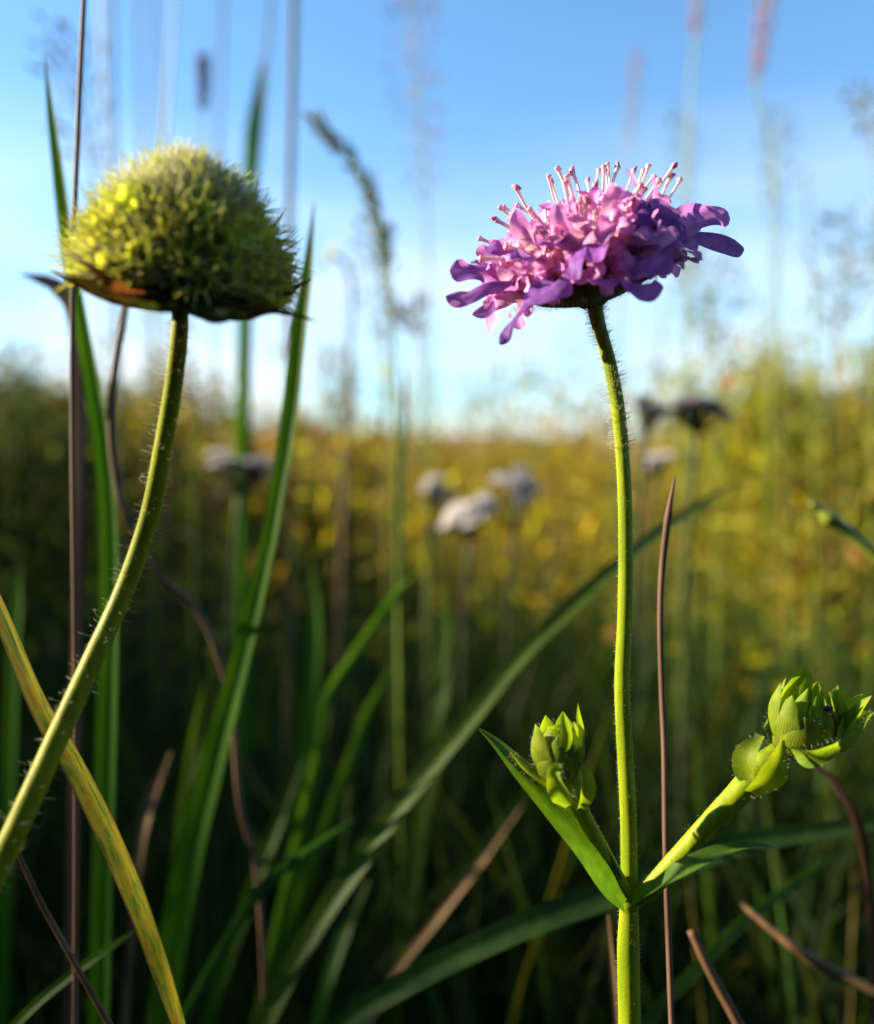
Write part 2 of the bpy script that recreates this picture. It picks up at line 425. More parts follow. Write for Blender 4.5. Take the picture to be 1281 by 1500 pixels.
def sward(name, xy, h, wd, lean, palette, segs=5, near=0.24, droop=0.5):
    n = len(xy)
    az = rng.uniform(0, 2 * np.pi, n)
    ld = np.c_[np.cos(az), np.sin(az)] * (lean * rng.uniform(.2, 1.3, n) * h)[:, None]
    t = np.linspace(0, 1, segs + 1)
    path = np.zeros((n, segs + 1, 3))
    path[..., 0] = xy[:, 0:1] + ld[:, 0:1] * t ** 1.8
    path[..., 1] = xy[:, 1:2] + ld[:, 1:2] * t ** 1.8
    path[..., 2] = h[:, None] * (t - droop * rng.uniform(0, 1, n)[:, None] * t ** 4 * .5)
    ok = keep_clear(path, near)
    path = path[ok]; wd = wd[ok]; n = len(path)
    fa = rng.uniform(0, np.pi, n)
    side = np.c_[np.cos(fa), np.sin(fa), np.zeros(n)]
    prof = np.clip(1.05 * (1 - t ** 2.2) * (.55 + .9 * t), 0.02, 1)
    L = path - side[:, None, :] * (wd[:, None] * prof)[..., None] * .5
    R = path + side[:, None, :] * (wd[:, None] * prof)[..., None] * .5
    V = np.stack([L, R], axis=2).reshape(-1, 3)
    k = (segs + 1) * 2
    base = (np.arange(n) * k)[:, None]
    q = np.array([[2 * i, 2 * i + 1, 2 * i + 3, 2 * i + 2] for i in range(segs)])
    Fq = (base[:, :, None] + q[None]).reshape(-1, 4)
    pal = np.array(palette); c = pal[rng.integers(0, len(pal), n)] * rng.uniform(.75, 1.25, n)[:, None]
    return bulk(name, V, Fq, np.repeat(c, k, axis=0), M['far'])

def leaf_cloud_arrays(c, size, palette, updir=None):
    """many little pointed leaves (quads) at points c"""
    n = len(c)
    d = rng.normal(size=(n, 3)); d[:, 2] += .4
    d /= np.linalg.norm(d, axis=1)[:, None]
    s = np.cross(d, rng.normal(size=(n, 3))); s /= np.linalg.norm(s, axis=1)[:, None]
    L = size * rng.uniform(.6, 1.4, n)
    a = c; b = c + d * (L * .5)[:, None] + s * (L * .22)[:, None]; e = c + d * L[:, None]; f = c + d * (L * .5)[:, None] - s * (L * .22)[:, None]
    V = np.stack([a, b, e, f], 1).reshape(-1, 3)
    Fq = np.arange(n * 4).reshape(-1, 4)
    pal = np.array(palette); col_ = pal[rng.integers(0, len(pal), n)] * rng.uniform(.7, 1.3, n)[:, None]
    return V, Fq, np.repeat(col_, 4, axis=0)

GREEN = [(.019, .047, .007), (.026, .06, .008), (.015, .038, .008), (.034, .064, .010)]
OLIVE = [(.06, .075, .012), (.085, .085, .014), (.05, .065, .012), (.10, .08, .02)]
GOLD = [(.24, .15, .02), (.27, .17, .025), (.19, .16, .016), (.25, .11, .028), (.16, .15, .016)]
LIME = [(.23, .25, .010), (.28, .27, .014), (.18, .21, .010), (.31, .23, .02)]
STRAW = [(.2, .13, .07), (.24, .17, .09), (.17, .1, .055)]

def ring(n, r0, r1, a0=-180, a1=180, pw=1.0):
    r = r0 + (r1 - r0) * rng.uniform(0, 1, n) ** pw; a = np.radians(rng.uniform(a0, a1, n))
    return np.c_[r * np.sin(a), r * np.cos(a)]

def U(a, b, n): return rng.uniform(a, b, n)
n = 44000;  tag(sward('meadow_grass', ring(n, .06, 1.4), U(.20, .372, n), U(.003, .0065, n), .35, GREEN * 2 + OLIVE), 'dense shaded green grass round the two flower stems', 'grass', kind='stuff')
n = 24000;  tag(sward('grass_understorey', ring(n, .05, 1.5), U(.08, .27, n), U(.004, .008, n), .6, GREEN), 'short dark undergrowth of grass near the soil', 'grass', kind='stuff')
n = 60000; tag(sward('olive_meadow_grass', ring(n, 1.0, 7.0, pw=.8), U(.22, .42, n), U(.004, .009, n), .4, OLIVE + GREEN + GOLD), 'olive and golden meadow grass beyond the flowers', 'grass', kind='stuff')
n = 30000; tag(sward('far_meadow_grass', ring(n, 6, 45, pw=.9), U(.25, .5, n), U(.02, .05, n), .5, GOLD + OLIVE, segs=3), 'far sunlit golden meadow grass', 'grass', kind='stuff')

n = 15000; x_ = -.16 - 1.5 * rng.uniform(0, 1, n) ** .8; y_ = U(-.2, 1.3, n); k_ = x_ < -.47 * np.maximum(y_, 0) - .14
x_, y_ = x_[k_], y_[k_]; n = len(x_)
tag(sward('sun_blocking_side_grass', np.c_[x_, y_], (.385 - .46 * x_) * U(.72, .985, n), U(.005, .009, n), .10, GREEN + OLIVE, droop=.2), 'unseen taller grass left of the flowers, shaped to shade the low grass', 'grass', kind='stuff')  # out of view; heights follow the sun's slope so the low grass falls in shade
n = 9000; x_ = -.3 - 1.2 * rng.uniform(0, 1, n); y_ = U(.5, 1.5, n); k_ = x_ < -.47 * y_ - .14
x_, y_ = x_[k_], y_[k_]; n = len(x_)
tag(sward('shading_side_grass', np.c_[x_, y_], (.412 - .45 * x_) * U(.78, .99, n), U(.005, .009, n), .10, GREEN + OLIVE, droop=.2), 'unseen taller grass further left, added to shade the meadow behind the flowers', 'grass', kind='stuff')  # second out-of-view stand, added as a sun blocker for the grass behind the flowers
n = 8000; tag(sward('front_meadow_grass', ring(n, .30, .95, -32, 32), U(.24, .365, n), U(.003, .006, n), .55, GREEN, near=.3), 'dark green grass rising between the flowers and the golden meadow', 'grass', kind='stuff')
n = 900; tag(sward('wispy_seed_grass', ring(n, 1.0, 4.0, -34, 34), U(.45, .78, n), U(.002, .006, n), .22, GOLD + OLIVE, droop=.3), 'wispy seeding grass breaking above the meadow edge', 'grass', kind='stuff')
n = 16000; tag(sward('sky_blocking_rear_grass', ring(n, .25, 1.6, 105, 255, .8), U(.42, .85, n), U(.004, .009, n), .3, GREEN + OLIVE, near=.3), 'unseen tall green grass added behind the camera to block sky light', 'grass', kind='stuff')  # added behind the camera to cut sky fill on surfaces facing it
# golden herbs between the grasses: leaflets and dry heads
def herbs(name, n, c, size, pal, label):
    V, Fq, T = leaf_cloud_arrays(c, size, pal)
    return tag(bulk(name, V, Fq, T, M['far']), label, 'herbs', kind='stuff')
def clumps(k, per, r0, r1, a0, a1, z0, z1, sx, sz):
    xy = ring(k, r0, r1, a0, a1, .9); z = U(z0, z1, k)
    c = np.repeat(np.c_[xy, z], per, axis=0) + rng.normal(size=(k * per, 3)) * np.array([sx, sx, sz])
    c[:, 2] = np.abs(c[:, 2]) + .004
    return c
c = clumps(430, 46, .55, 2.2, -50, 50, .22, .40, .035, .05); herbs('golden_herbs', len(c), c, .013, GOLD + OLIVE + LIME + [(.34, .33, .03)], 'olive gold leafy herbs in the blurred meadow')
c = clumps(170, 50, 1.1, 3.2, -36, 36, .40, .58, .02, .05); herbs('tall_weed_tops', len(c), c, .014, OLIVE + LIME + GOLD, 'blurred weed tops rising above the golden meadow')
c = clumps(500, 60, 2.0, 9, -45, 45, .2, .5, .08, .08); herbs('bronze_herbs', len(c), c, .03, GOLD + [(.32, .15, .08), (.36, .2, .09)], 'bronze and gold weeds of the far meadow')

# ------------------------------------------------------------------ the lilac flower
D = 0.124
MMP = D / F                                   # metres per photograph pixel at the flower
def frame(n, view=Vector((0, -1, 0))):
    n = n.normalized(); wv = (view - n * view.dot(n)).normalized(); u = wv.cross(n).normalized()
    if u.x < 0: u = -u
    return u, n, wv

stem_px = [(869, 432, D), (876, 470, D), (893, 530, D), (906, 600, D), (914, 690, D), (917, 790, D), (916, 900, D), (912, 1000, D - .0005),
           (916, 1100, D - .001), (921, 1200, D - .001), (922, 1305, D - .001), (921, 1400, D - .001), (923, 1510, D - .001)]
pts = to_ground([P(*q) for q in stem_px], .1)
base = pts[-1].copy(); base.z = 0
flower = empty('lilac_flower_plant', base)
tag(flower, 'blooming lilac pincushion flower on tall hairy stem with two side buds', 'flower')
path = cr(pts, 8)
def stem_r(p):
    z = p[2]
    zt = pts[0].z; k = (zt - z) / (zt - P(922, 1305, D).z)
    return (9.3 + 2.6 * min(1, max(0, k)) + (4 if k > 1.0 else 0) * min(1, (k - 1) * 12) + 2.5 * max(0, 1 - k * 14)) * MMP
rad = [stem_r(p) for p in path]
mb = MB(); tube(mb, path, rad, 18, rib=.03); st = mb.build('stem', M['stem'], flower)
vis = [i for i, p in enumerate(path) if p[2] > P(920, 1530, D).z]
vp = [path[i] for i in vis]; vr = [rad[i] for i in vis]
mb = MB()
fuzz(mb, vp, vr, 900, .0013, -.2, .000026, 0.0, .30)
fuzz(mb, vp, vr, 3400, .00045, -.1, .000015, 0.0, 1.0)
h = mb.build('stem_hair', M['hair'], flower); tag(h, kind='stuff')

C = P(870, 440, D)
hu, hn, hw = frame(Vector((-.24, -.20, .95)))
head = empty('flower_head', C, flower)
def HL(x, y, z):                              # millimetres in the head's own frame: right, towards viewer, along the axis
    return C + hu * (x * .001) + hw * (y * .001) + hn * (z * .001)
# involucre: shallow green cup below the florets
mb = MB(); rows = []; uvs = []
for i, (r_, z_) in enumerate([(1.3, -.8), (2.2, -.2), (4.5, .5), (7.5, 1.5), (10.0, 3.0), (9.0, 4.4), (7.2, 6.2), (4.6, 8.2), (2.2, 9.4), (.3, 9.9)]):
    row = []
    for j in range(24):
        a = 2 * math.pi * j / 24
        row.append(HL(r_ * math.cos(a), r_ * math.sin(a), z_ + .15 * math.sin(a * 5)))
    rows.append(row); uvs.append([(j / 24, i / 9) for j in range(24)])
mb.grid(rows, uvs, close=True); mb.build('receptacle', M['bract'], head)
# bracts
for k in range(13):
    a = 2 * math.pi * k / 13 + .2
    ca, sa = math.cos(a), math.sin(a); L_ = rnd.uniform(10.5, 13.5)
    mb = MB()
    pp = [HL(ca * r_, sa * r_, z_) for r_, z_ in ((1.4, -.5), (4, .0), (7, .9), (L_ - 2, 2.2), (L_, 2.9))]
    ribbon(mb, cr(pp, 4), [.0010, .0019, .0023, .0017, .00006], -hn, 7, cup=-.25)
    mb.build('bract', M['bract'], head)
mb = MB()
for _ in range(900):
    a = rnd.random() * 6.283; r_ = rnd.uniform(1.5, 12)
    hair(mb, HL(r_ * math.cos(a), r_ * math.sin(a), -.4 + .2 * r_ - .12 * (r_ > 6)), (-hn + hu * rnd.gauss(0, .5) + hw * rnd.gauss(0, .5)).normalized(), .0011, .000013)
tag(mb.build('bract_hair', M['hair'], head), kind='stuff')

def floret_mesh(seed, big):
    """funnel tube opening into four or five unequal lobes, standing along +Z (metres)"""
    r0 = random.Random(seed); mb = MB(); ns = 10
    rows = []; uvs = []
    for i, (r_, z_) in enumerate([(.45, 0), (.55, 1.5), (.8, 3.0), (1.25, 4.3), (1.7, 5.2)]):
        rows.append([Vector((r_ * math.cos(6.283 * j / ns) * .001, r_ * math.sin(6.283 * j / ns) * .001, z_ * .001)) for j in range(ns)])
        uvs.append([(j / ns, .5 * i / 4)] * 1 * ns if False else [(j / ns, .5 * i / 4) for j in range(ns)])
    mb.grid(rows, uvs, close=True)
    nl = 4 if seed % 2 else 5
    for k in range(nl):
        a = 2 * math.pi * k / nl + r0.uniform(-.2, .2); o = Vector((math.cos(a), math.sin(a), 0))
        L_ = (r0.uniform(2.6, 3.8) if k else r0.uniform(3.6, 5.0) * big) * .001
        up = r0.uniform(.5, 1.3); curl = r0.uniform(-.5, .55)
        p0 = o * .0012 + Vector((0, 0, .0044)); p1 = p0 + (o * .75 + Vector((0, 0, up))).normalized() * L_ * .45
        p2 = p1 + (o * (1.0 + curl * .4) + Vector((0, 0, up - .5 - curl))).normalized() * L_ * .4
        p3 = p2 + (o * 1.0 + Vector((0, 0, up - .9 - curl * 2))).normalized() * L_ * .25
        W = r0.uniform(.58, .95) * .001 * (1 if k else 1.15)
        ribbon(mb, cr([p0, p1, p2, p3], 4), [W * .75, W * 1.05, W * 1.15, W * 1.1, W * .95], Vector((0, 0, 1)) - o * .3, 5, tip=.3, cup=r0.uniform(.1, .8), wave=.38, v0=.45, v1=1.0)
    return mb.mesh('floret', M['floret'])
FM = [floret_mesh(s, 1.0 if s < 6 else 1.35) for s in range(9)]
def place(name, me, parent, loc, zdir, spin, scale=1.0):
    o = bpy.data.objects.new(name, me); col.objects.link(o); o.parent = parent
    q = Vector((0, 0, 1)).rotation_difference(zdir.normalized()) @ Quaternion((0, 0, 1), spin)
    o.matrix_local = Matrix.Translation(loc - ORG[parent]) @ q.to_matrix().to_4x4() @ Matrix.Scale(scale, 4)
    return o
NF = 112
tips = []
for k in range(NF):
    th = math.acos(1 - (k + .5) / NF * 1.02) if (1 - (k + .5) / NF * 1.02) > -1 else 1.57
    ph = k * 2.39996
    d = hu * (math.sin(th) * math.cos(ph)) + hw * (math.sin(th) * math.sin(ph)) + hn * (math.cos(th) + .12)
    d = (d + Vector((rnd.gauss(0, .09), rnd.gauss(0, .09), rnd.gauss(0, .07)))).normalized()
    b0 = HL(7.0 * math.sin(th) * math.cos(ph), 7.0 * math.sin(th) * math.sin(ph), 3.2 + 3.6 * math.cos(th))
    s = rnd.uniform(.60, .94) * (1.0 + .12 * (th > .9))
    place('floret', FM[k % 9], head, b0, d, rnd.random() * 6.28, s)
    tips.append((b0 + d * .0055 * s, d, th, ph))

# stamens: pale filament, swollen pink anther
def stamen_mesh(seed, L_, bend):
    mb = MB(); L_ *= .001
    pp = [Vector((0, 0, 0)), Vector((bend * .2, 0, .33)) * L_, Vector((bend * .5, bend * .1, .68)) * L_, Vector((bend * .9, bend * .2, .93)) * L_, Vector((bend * 1.05, bend * .25, 1.0)) * L_]
    p = cr(pp, 3)
    tube(mb, p, [.00013 + .00008 * (i / 12) + (.00003 * (i >= 9) + .00006 * (i >= 10) + .00008 * (i >= 11)) - (.00009 if i == 12 else 0) for i in range(13)], 8)
    if seed % 3 == 0:                           # split, oblong anther lying across the tip
        e = p[-1]; q = MB
        tube(mb, [Vector(e) + Vector((-.0002, 0, -.0006)), Vector(e) + Vector((.00005, 0, -.0001)), Vector(e) + Vector((.0003, 0, .0004))], [.00012, .00034, .00012], 7)
    for i, u in enumerate(mb.uv):
        if i >= 13 * 8: mb.uv[i] = (u[0], 1.0)
    return mb.mesh('stamen', M['stamen'])
SM = [stamen_mesh(i, 8.0 + 0.7 * (i % 4), (-.2, .08, .24, -.06, .16, -.13)[i]) for i in range(6)]
def stamen(p0, tip, k):
    d = tip - p0; place('stamen', SM[k % 6], head, p0, d, rnd.random() * 6.28, d.length / (.001 * (8.0 + 0.7 * (k % 6 % 4))))
# those whose tips can be read against the sky and the florets: (tip pixel, depth offset mm towards viewer)
STT = [(903, 232, 0), (895, 243, 2), (915, 246, -2), (935, 246, -4), (948, 247, 1), (960, 252, -3), (985, 250, 0), (972, 262, 3), (1018, 266, -1),
       (820, 250, -3), (830, 246, -1), (843, 256, 2), (858, 243, 1), (870, 250, -4), (790, 268, 2), (800, 267, -2), (812, 272, 4), (768, 290, 0), (740, 292, 2), (726, 310, -1),
       (733, 318, 4), (722, 322, 2), (700, 352, 1), (678, 382, 3), (884, 268, 6), (905, 275, 8), (925, 262, 6), (928, 295, 11), (850, 285, 8), (872, 300, 10), (835, 300, 9),
       (780, 305, 8), (765, 330, 11), (790, 345, 12), (712, 360, 8), (748, 345, 9), (1000, 275, -5), (955, 280, 5), (760, 300, -4), (868, 262, -6), (945, 262, -7), (990, 290, -4)]
for k, (sx, sy, off) in enumerate(STT):
    tip = P(sx, sy, D - off * .001)
    rel = tip - HL(0, 0, 3.0); d = rel.normalized()
    stamen(tip - d * rnd.uniform(.009, .0115), tip, k)
for k in range(14):                              # round the back of the head
    tp, d, th, ph = tips[(k * 7 + 13) % NF]
    if d.y < 0: continue
    stamen(tp - d * .002, tp + (d + Vector((rnd.gauss(0, .12), 0, .2))).normalized() * .007, k)

# the enlarged outer petals: each a strap with its own place; (root, mid, tip pixels with mm towards viewer, half width px, facing)
PET = [
 ([(760, 405, 5), (715, 400, 6), (685, 396, 7), (659, 397, 7)], [9, 19, 23, 20, 9], (-.2, -.9, .6)),
 ([(770, 418, 7), (720, 418, 9), (690, 432, 10), (672, 436, 10), (653, 434, 10)], [8, 12, 13, 12, 9], (-.1, -.9, .5)),
 ([(770, 425, 4), (735, 440, 5), (715, 456, 5), (692, 461, 5)], [6, 4, 9, 10, 7], (-.2, -.8, .5)),
 ([(790, 425, 9), (768, 450, 11), (752, 470, 12), (742, 490, 12), (733, 505, 12)], [14, 6, 11, 11, 3], (-.8, -.6, .3)),
 ([(800, 405, 10), (790, 425, 12), (780, 445, 13)], [12, 18, 10], (-.5, -.9, .4)),
 ([(772, 440, 11), (790, 432, 14), (812, 424, 14.5), (836, 410, 14)], [6, 17, 18, 9], (.2, -.8, .9)),
 ([(850, 355, 12), (846, 378, 14.5), (842, 396, 15), (836, 410, 15)], [10, 13, 14, 6], (-.7, -.7, .1)),
 ([(872, 350, 12), (875, 368, 15), (868, 385, 16)], [16, 16, 6], (-.4, -.8, .5)),
 ([(905, 405, 12), (892, 410, 14), (876, 411, 15), (866, 408, 15.5)], [12, 13, 11, 4], (-.2, -.7, .8)),
 ([(905, 400, 10), (925, 412, 13), (948, 420, 14.5), (973, 421, 15)], [14, 21, 22, 12], (.2, -.75, .8)),
 ([(900, 390, 9), (930, 385, 12), (962, 378, 13), (985, 368, 13)], [16, 26, 25, 10], (.4, -.85, .5)),
 ([(920, 370, 9), (955, 350, 11), (990, 345, 11), (1005, 350, 11)], [14, 24, 22, 8], (.3, -.8, .6)),
 ([(960, 340, 2), (1005, 322, 2), (1040, 317, 1), (1070, 320, 0)], [14, 20, 20, 14], (.2, -.95, .35)),
 ([(980, 350, 3), (1015, 345, 4), (1050, 352, 4), (1078, 362, 4), (1091, 366, 4)], [10, 10, 13, 16, 13], (.2, -.95, .3)),
 ([(945, 375, 3), (970, 378, 4), (993, 380, 4)], [8, 9, 8], (.3, -.8, .5)),
 ([(900, 330, 9), (940, 312, 11), (975, 305, 10), (1000, 310, 9)], [12, 22, 20, 8], (.4, -.8, .6)),
 ([(830, 360, 10), (805, 355, 12), (785, 348, 13)], [10, 14, 6], (-.5, -.7, .5)),
 ([(800, 380, 9), (770, 378, 12), (748, 380, 13)], [9, 15, 7], (-.4, -.8, .6)),
 ([(770, 370, 6), (735, 362, 8), (712, 366, 8)], [9, 14, 7], (-.3, -.8, .6)),
 ([(770, 400, -4), (720, 388, -6), (690, 385, -7)], [9, 20, 9], (-.3, -.4, .9)),
 ([(800, 400, -9), (765, 390, -13), (735, 385, -15)], [9, 20, 9], (-.3, .2, .9)),
 ([(870, 385, -10), (865, 370, -15), (860, 362, -18)], [10, 22, 10], (0, .4, .9)),
 ([(930, 365, -9), (960, 340, -13), (985, 325, -15)], [10, 22, 10], (.2, .4, .9)),
 ([(965, 345, -4), (1000, 330, -6), (1035, 322, -8)], [10, 20, 10], (.3, .2, .9)),
]
for pts_, hwid, hint in PET:
    mb = MB()
    pp = cr([P(x, y, D - o_ * .001) for x, y, o_ in pts_], 9)
    ribbon(mb, pp, [v * MMP for v in hwid[:-1]] + [max(hwid[-1], hwid[-2] * .85) * MMP], hint, 11, cup=rnd.uniform(-.4, .35), wave=.24, tip=.22)
    mb.build('petal', M['petal'], head)

# ------------------------------------------------------------------ side shoots of the same plant
def shoot_tube(name, pxs, r_px, mat='stem', hairs=500, hl=.0006):
    pp = cr([P(*q) for q in pxs], 6); rr = list(interp([r * MMP for r in r_px], len(pp)))
    mb = MB(); tube(mb, pp, rr, 14, rib=.03); o = mb.build(name, M[mat], flower)
    mb = MB(); fuzz(mb, pp, rr, hairs, hl, -.1, .000014)
    tag(mb.build('branch_hair', M['hair'], flower), kind='stuff')
    return o
shoot_tube('branch', [(922, 1318, D - .001), (905, 1290, D - .0025), (875, 1235, D - .0045), (855, 1195, D - .0055), (842, 1160, D - .0055), (832, 1135, D - .005)], [11, 12, 12, 11, 14, 20])
shoot_tube('branch', [(920, 1320, D - .001), (950, 1303, D - .002), (990, 1262, D - .003), (1040, 1205, D - .004), (1085, 1160, D - .004), (1120, 1115, D - .003), (1140, 1095, D - .003)], [12, 14, 15, 14, 18, 20, 16])
# swollen node
mb = MB(); tube(mb, cr([P(921, 1345, D - .001), P(922, 1325, D - .001), P(922, 1308, D - .001), P(922, 1285, D - .001)], 4), interp([v * MMP for v in (11.5, 14.5, 14, 10)], 13), 16)
mb.build('node', M['stem'], flower)

def leaf(pxs, hwpx, hint, fold=.45, twist=0., parent=flower, mat='leaf', name='leaf', cup=0., wave=.06):
    pp = cr([P(*q) for q in pxs], 6); mb = MB()
    ribbon(mb, pp, [v * MMP for v in hwpx], hint, 9, fold=fold, cup=cup, wave=wave, twist=twist)
    o = mb.build(name, M[mat], parent)
    if mat == 'sepal':
        mb = MB(); fuzz(mb, pp, list(interp([v * MMP * .92 for v in hwpx], len(pp))), 90, .0006, .2, .000014)
        tag(mb.build('bract_hair', M['hair'], parent), kind='stuff')
    return o
leaf([(914, 1325, D - .003), (885, 1290, D - .005), (850, 1235, D - .006), (800, 1175, D - .0055), (755, 1125, D - .004), (725, 1090, D - .002), (702, 1068, D - .001)], [14, 24, 27, 28, 24, 15, 8, 2], (.55, -.75, .55))
leaf([(926, 1328, D - .004), (960, 1303, D - .009), (1000, 1276, D - .012), (1050, 1252, D - .012), (1095, 1240, D - .011), (1132, 1241, D - .010)], [12, 15, 15, 13, 11, 7, 2], (-.35, -.35, .9), fold=.4)

def bud(c, axis, r, hgt, sepals, core_r, name='bud'):
    """a closed head: woolly core wrapped in pointed sepals (millimetres)"""
    b = empty(name, c, flower); bu, bn, bw = frame(axis)
    def BL(a, rr, z): return c + bu * (math.cos(a) * rr * .001) + bw * (math.sin(a) * rr * .001) + bn * (z * .001)
    mb = MB(); rows = []; uvs = []
    for i in range(9):
        t = i / 8; rr = core_r * math.sin(math.pi * (.08 + .86 * t)) ** .7
        rows.append([BL(6.283 * j / 16, rr * (1 + .1 * math.sin(j * 5 + i * 2.2)), hgt * (.02 + .86 * t)) for j in range(16)]); uvs.append([(j / 16, t) for j in range(16)])
    mb.grid(rows, uvs, close=True); mb.build('core', M['sepal'], b)
    for (an, L_, W, open_, zb) in sepals:
        a = math.radians(an); mb = MB(); prof = []
        for t in (0, .2, .42, .65, .85, 1.0):
            rr = r * math.sin(math.pi * min(.5, .12 + t * .62)) * (1.0 + open_ * t * t) if t < .6 else r * (1.0 + open_ * t * t) * (1 - (.55 - open_ * .5) * max(0, t - .6))
            prof.append(BL(a, rr, zb + L_ * t))
        out_ = bu * math.cos(a) + bw * math.sin(a)
        ribbon(mb, cr(prof, 4), [W * .45e-3, W * .95e-3, W * 1.0e-3, W * .8e-3, W * .45e-3, W * .03e-3], out_, 9, cup=-.42, wave=.05)
        mb.build('sepal', M['sepal'], b)
    mb = MB()
    for _ in range(320):
        a = rnd.random() * 6.283; z = rnd.uniform(.1, .95) * hgt; rr = r * (math.sin(math.pi * min(.86, .15 + .75 * z / hgt)) ** .6) * .86
        dd = (bu * math.cos(a) + bw * math.sin(a) + bn * rnd.uniform(.1, .9)).normalized()
        hair(mb, BL(a, rr, z), dd, rnd.uniform(.0004, .0011), .000013)
    tag(mb.build('bud_hair', M['hair'], b), kind='stuff')
    return b, BL
b1, BL1 = bud(P(822, 1150, D - .005), Vector((-.10, -.08, 1)), 3.5, 8.6,
    [(92, 7.2, 2.3, -.05, .3), (150, 8.3, 2.4, .0, .2), (205, 7.6, 2.2, .0, .3), (40, 8.6, 2.3, .02, .2), (0, 9.6, 2.0, .05, .3), (300, 8.6, 2.3, .0, .2), (250, 8.2, 2.2, .0, .2),
     (68, 9.4, 1.5, -.12, .8), (20, 10.0, 1.4, .10, .8), (120, 6.0, 2.0, .04, .2)], 3.1)
# small folded bracts right under the bud
leaf([(838, 1180, D - .0075), (826, 1165, D - .0095), (816, 1145, D - .0105), (814, 1130, D - .0105), (824, 1124, D - .010)], [8, 16, 15, 10, 9, 4], (-.5, -.85, .2), cup=.5, fold=.1, mat='sepal', name='bract')
leaf([(848, 1185, D - .007), (856, 1165, D - .008), (858, 1140, D - .0075), (850, 1120, D - .007)], [8, 13, 13, 8, 3], (.5, -.85, .2), cup=.5, fold=.1, mat='sepal', name='bract')
leaf([(836, 1172, D - .0055), (800, 1150, D - .006), (768, 1125, D - .0055), (748, 1102, D - .005)], [6, 8, 8, 6, 2], (.3, -.6, .8), cup=.4, fold=.2, mat='sepal', name='bract')

b2, BL2 = bud(P(1165, 1108, D - .002), Vector((.14, -.22, .95)), 4.8, 8.4,
    [(150, 9.0, 2.8, .0, .2), (180, 9.6, 2.2, .12, .3), (115, 7.0, 2.8, .0, .2), (70, 6.6, 3.0, .02, .1), (30, 7.2, 2.8, .10, .2), (-10, 9.5, 2.2, .75, .3), (200, 10.0, 2.4, -.05, .2), (235, 11.8, 2.7, -.3, .2),
     (265, 11.2, 2.4, -.35, .2), (300, 9.5, 2.3, -.1, .2), (330, 9.6, 1.7, .2, .2), (10, 10.2, 2.4, .6, .2), (95, 9.0, 1.6, -.45, .6), (50, 8.6, 1.7, -.5, .6), (135, 9.6, 1.7, -.45, .6), (0, 9.2, 1.6, -.4, .6)], 4.3)
leaf([(1100, 1152, D - .005), (1092, 1124, D - .006), (1099, 1098, D - .006), (1118, 1078, D - .005)], [10, 17, 18, 12, 3], (-.7, -.65, .2), cup=.25, fold=.1, mat='sepal', name='bract')
leaf([(1100, 1160, D - .006), (1124, 1142, D - .0085), (1140, 1116, D - .009), (1147, 1084, D - .007)], [10, 18, 20, 13, 3], (.1, -.95, .1), cup=.2, fold=.12, mat='sepal', name='bract')
leaf([(1160, 1098, D - .006), (1190, 1108, D - .0085), (1222, 1095, D - .0085), (1232, 1082, D - .007)], [8, 15, 13, 7, 2], (.1, -.9, -.2), cup=.4, fold=.1, mat='sepal', name='bract')
leaf([(1215, 1090, D - .001), (1240, 1070, D), (1262, 1052, D + .001), (1280, 1043, D + .001)], [14, 20, 14, 8, 2], (.1, -.8, .6), cup=.2, fold=.3, mat='sepal', name='bract')
leaf([(1228, 1098, D - .003), (1248, 1082, D - .003), (1265, 1058, D - .002)], [7, 8, 6, 2], (.1, -.8, .6), cup=.3, fold=.2, mat='sepal', name='bract')
leaf([(1218, 1070, D), (1232, 1045, D - .002), (1230, 1020, D - .003), (1222, 1012, D - .003)], [9, 11, 10, 8, 4], (-.6, -.8, .2), cup=.5, fold=.1, mat='sepal', name='bract')
# small black insect on the bud
mb = MB(); ip = P(1213, 1038, D - .0062)
tube(mb, cr([ip + Vector((-.0005, 0, -.0002)), ip + Vector((-.0002, -.0001, 0)), ip + Vector((.0003, 0, .0001)), ip + Vector((.0007, .0001, 0))], 3), [.00008, .0003, .0004, .00042, .0004, .0003, .0003, .0003, .00025, .00008], 10)
for s_ in (-1, 1):
    for k in range(3):
        a0 = ip + Vector((-.0001 + .0002 * k, 0, -.0002)); tube(mb, [a0, a0 + Vector((-.0002 + .0002 * k, .0004 * s_, -.0003)), a0 + Vector((-.0002 + .0002 * k, .0005 * s_, -.0008))], .00004, 5)
tag(mb.build('insect', M['insect'], None, origin=ip), 'tiny black insect resting on the larger green side bud', 'insect')

# ------------------------------------------------------------------ the faded seed head on the left
D2 = 0.109
MP2 = D2 / F
sp = [(264, 440, D2), (263, 490, D2), (255, 560, D2 + .002), (240, 650, D2 + .004), (218, 760, D2 + .006), (180, 870, D2 + .006), (130, 980, D2 + .003), (80, 1090, D2), (35, 1190, D2 - .003), (-15, 1295, D2 - .006), (-70, 1390, D2 - .009)]
pts2 = to_ground([P(*q) for q in sp], .30)
base2 = pts2[-1].copy(); base2.z = 0
seedp = empty('seed_head_plant', base2)
tag(seedp, 'faded round green seed head with silvery bristles on leaning hairy stem', 'seed head')
path2 = cr(pts2, 8); nv = len(path2)
rad2 = [(11.8 + 5.0 * min(1, i / 60)) * MP2 for i in range(nv)]
mb = MB(); tube(mb, path2, rad2, 20, rib=.012); mb.build('stem', M['stem_old'], seedp)
mb = MB(); fuzz(mb, path2[:86], rad2[:86], 1500, .0005, -.15, .000012); fuzz(mb, path2[:86], rad2[:86], 500, .0017, -.1, .000022, curl=.3)
tag(mb.build('stem_hair', M['hair'], seedp), kind='stuff')
C2 = P(264, 448, D2); su, sn, sw = frame(Vector((.13, -.12, .98)))
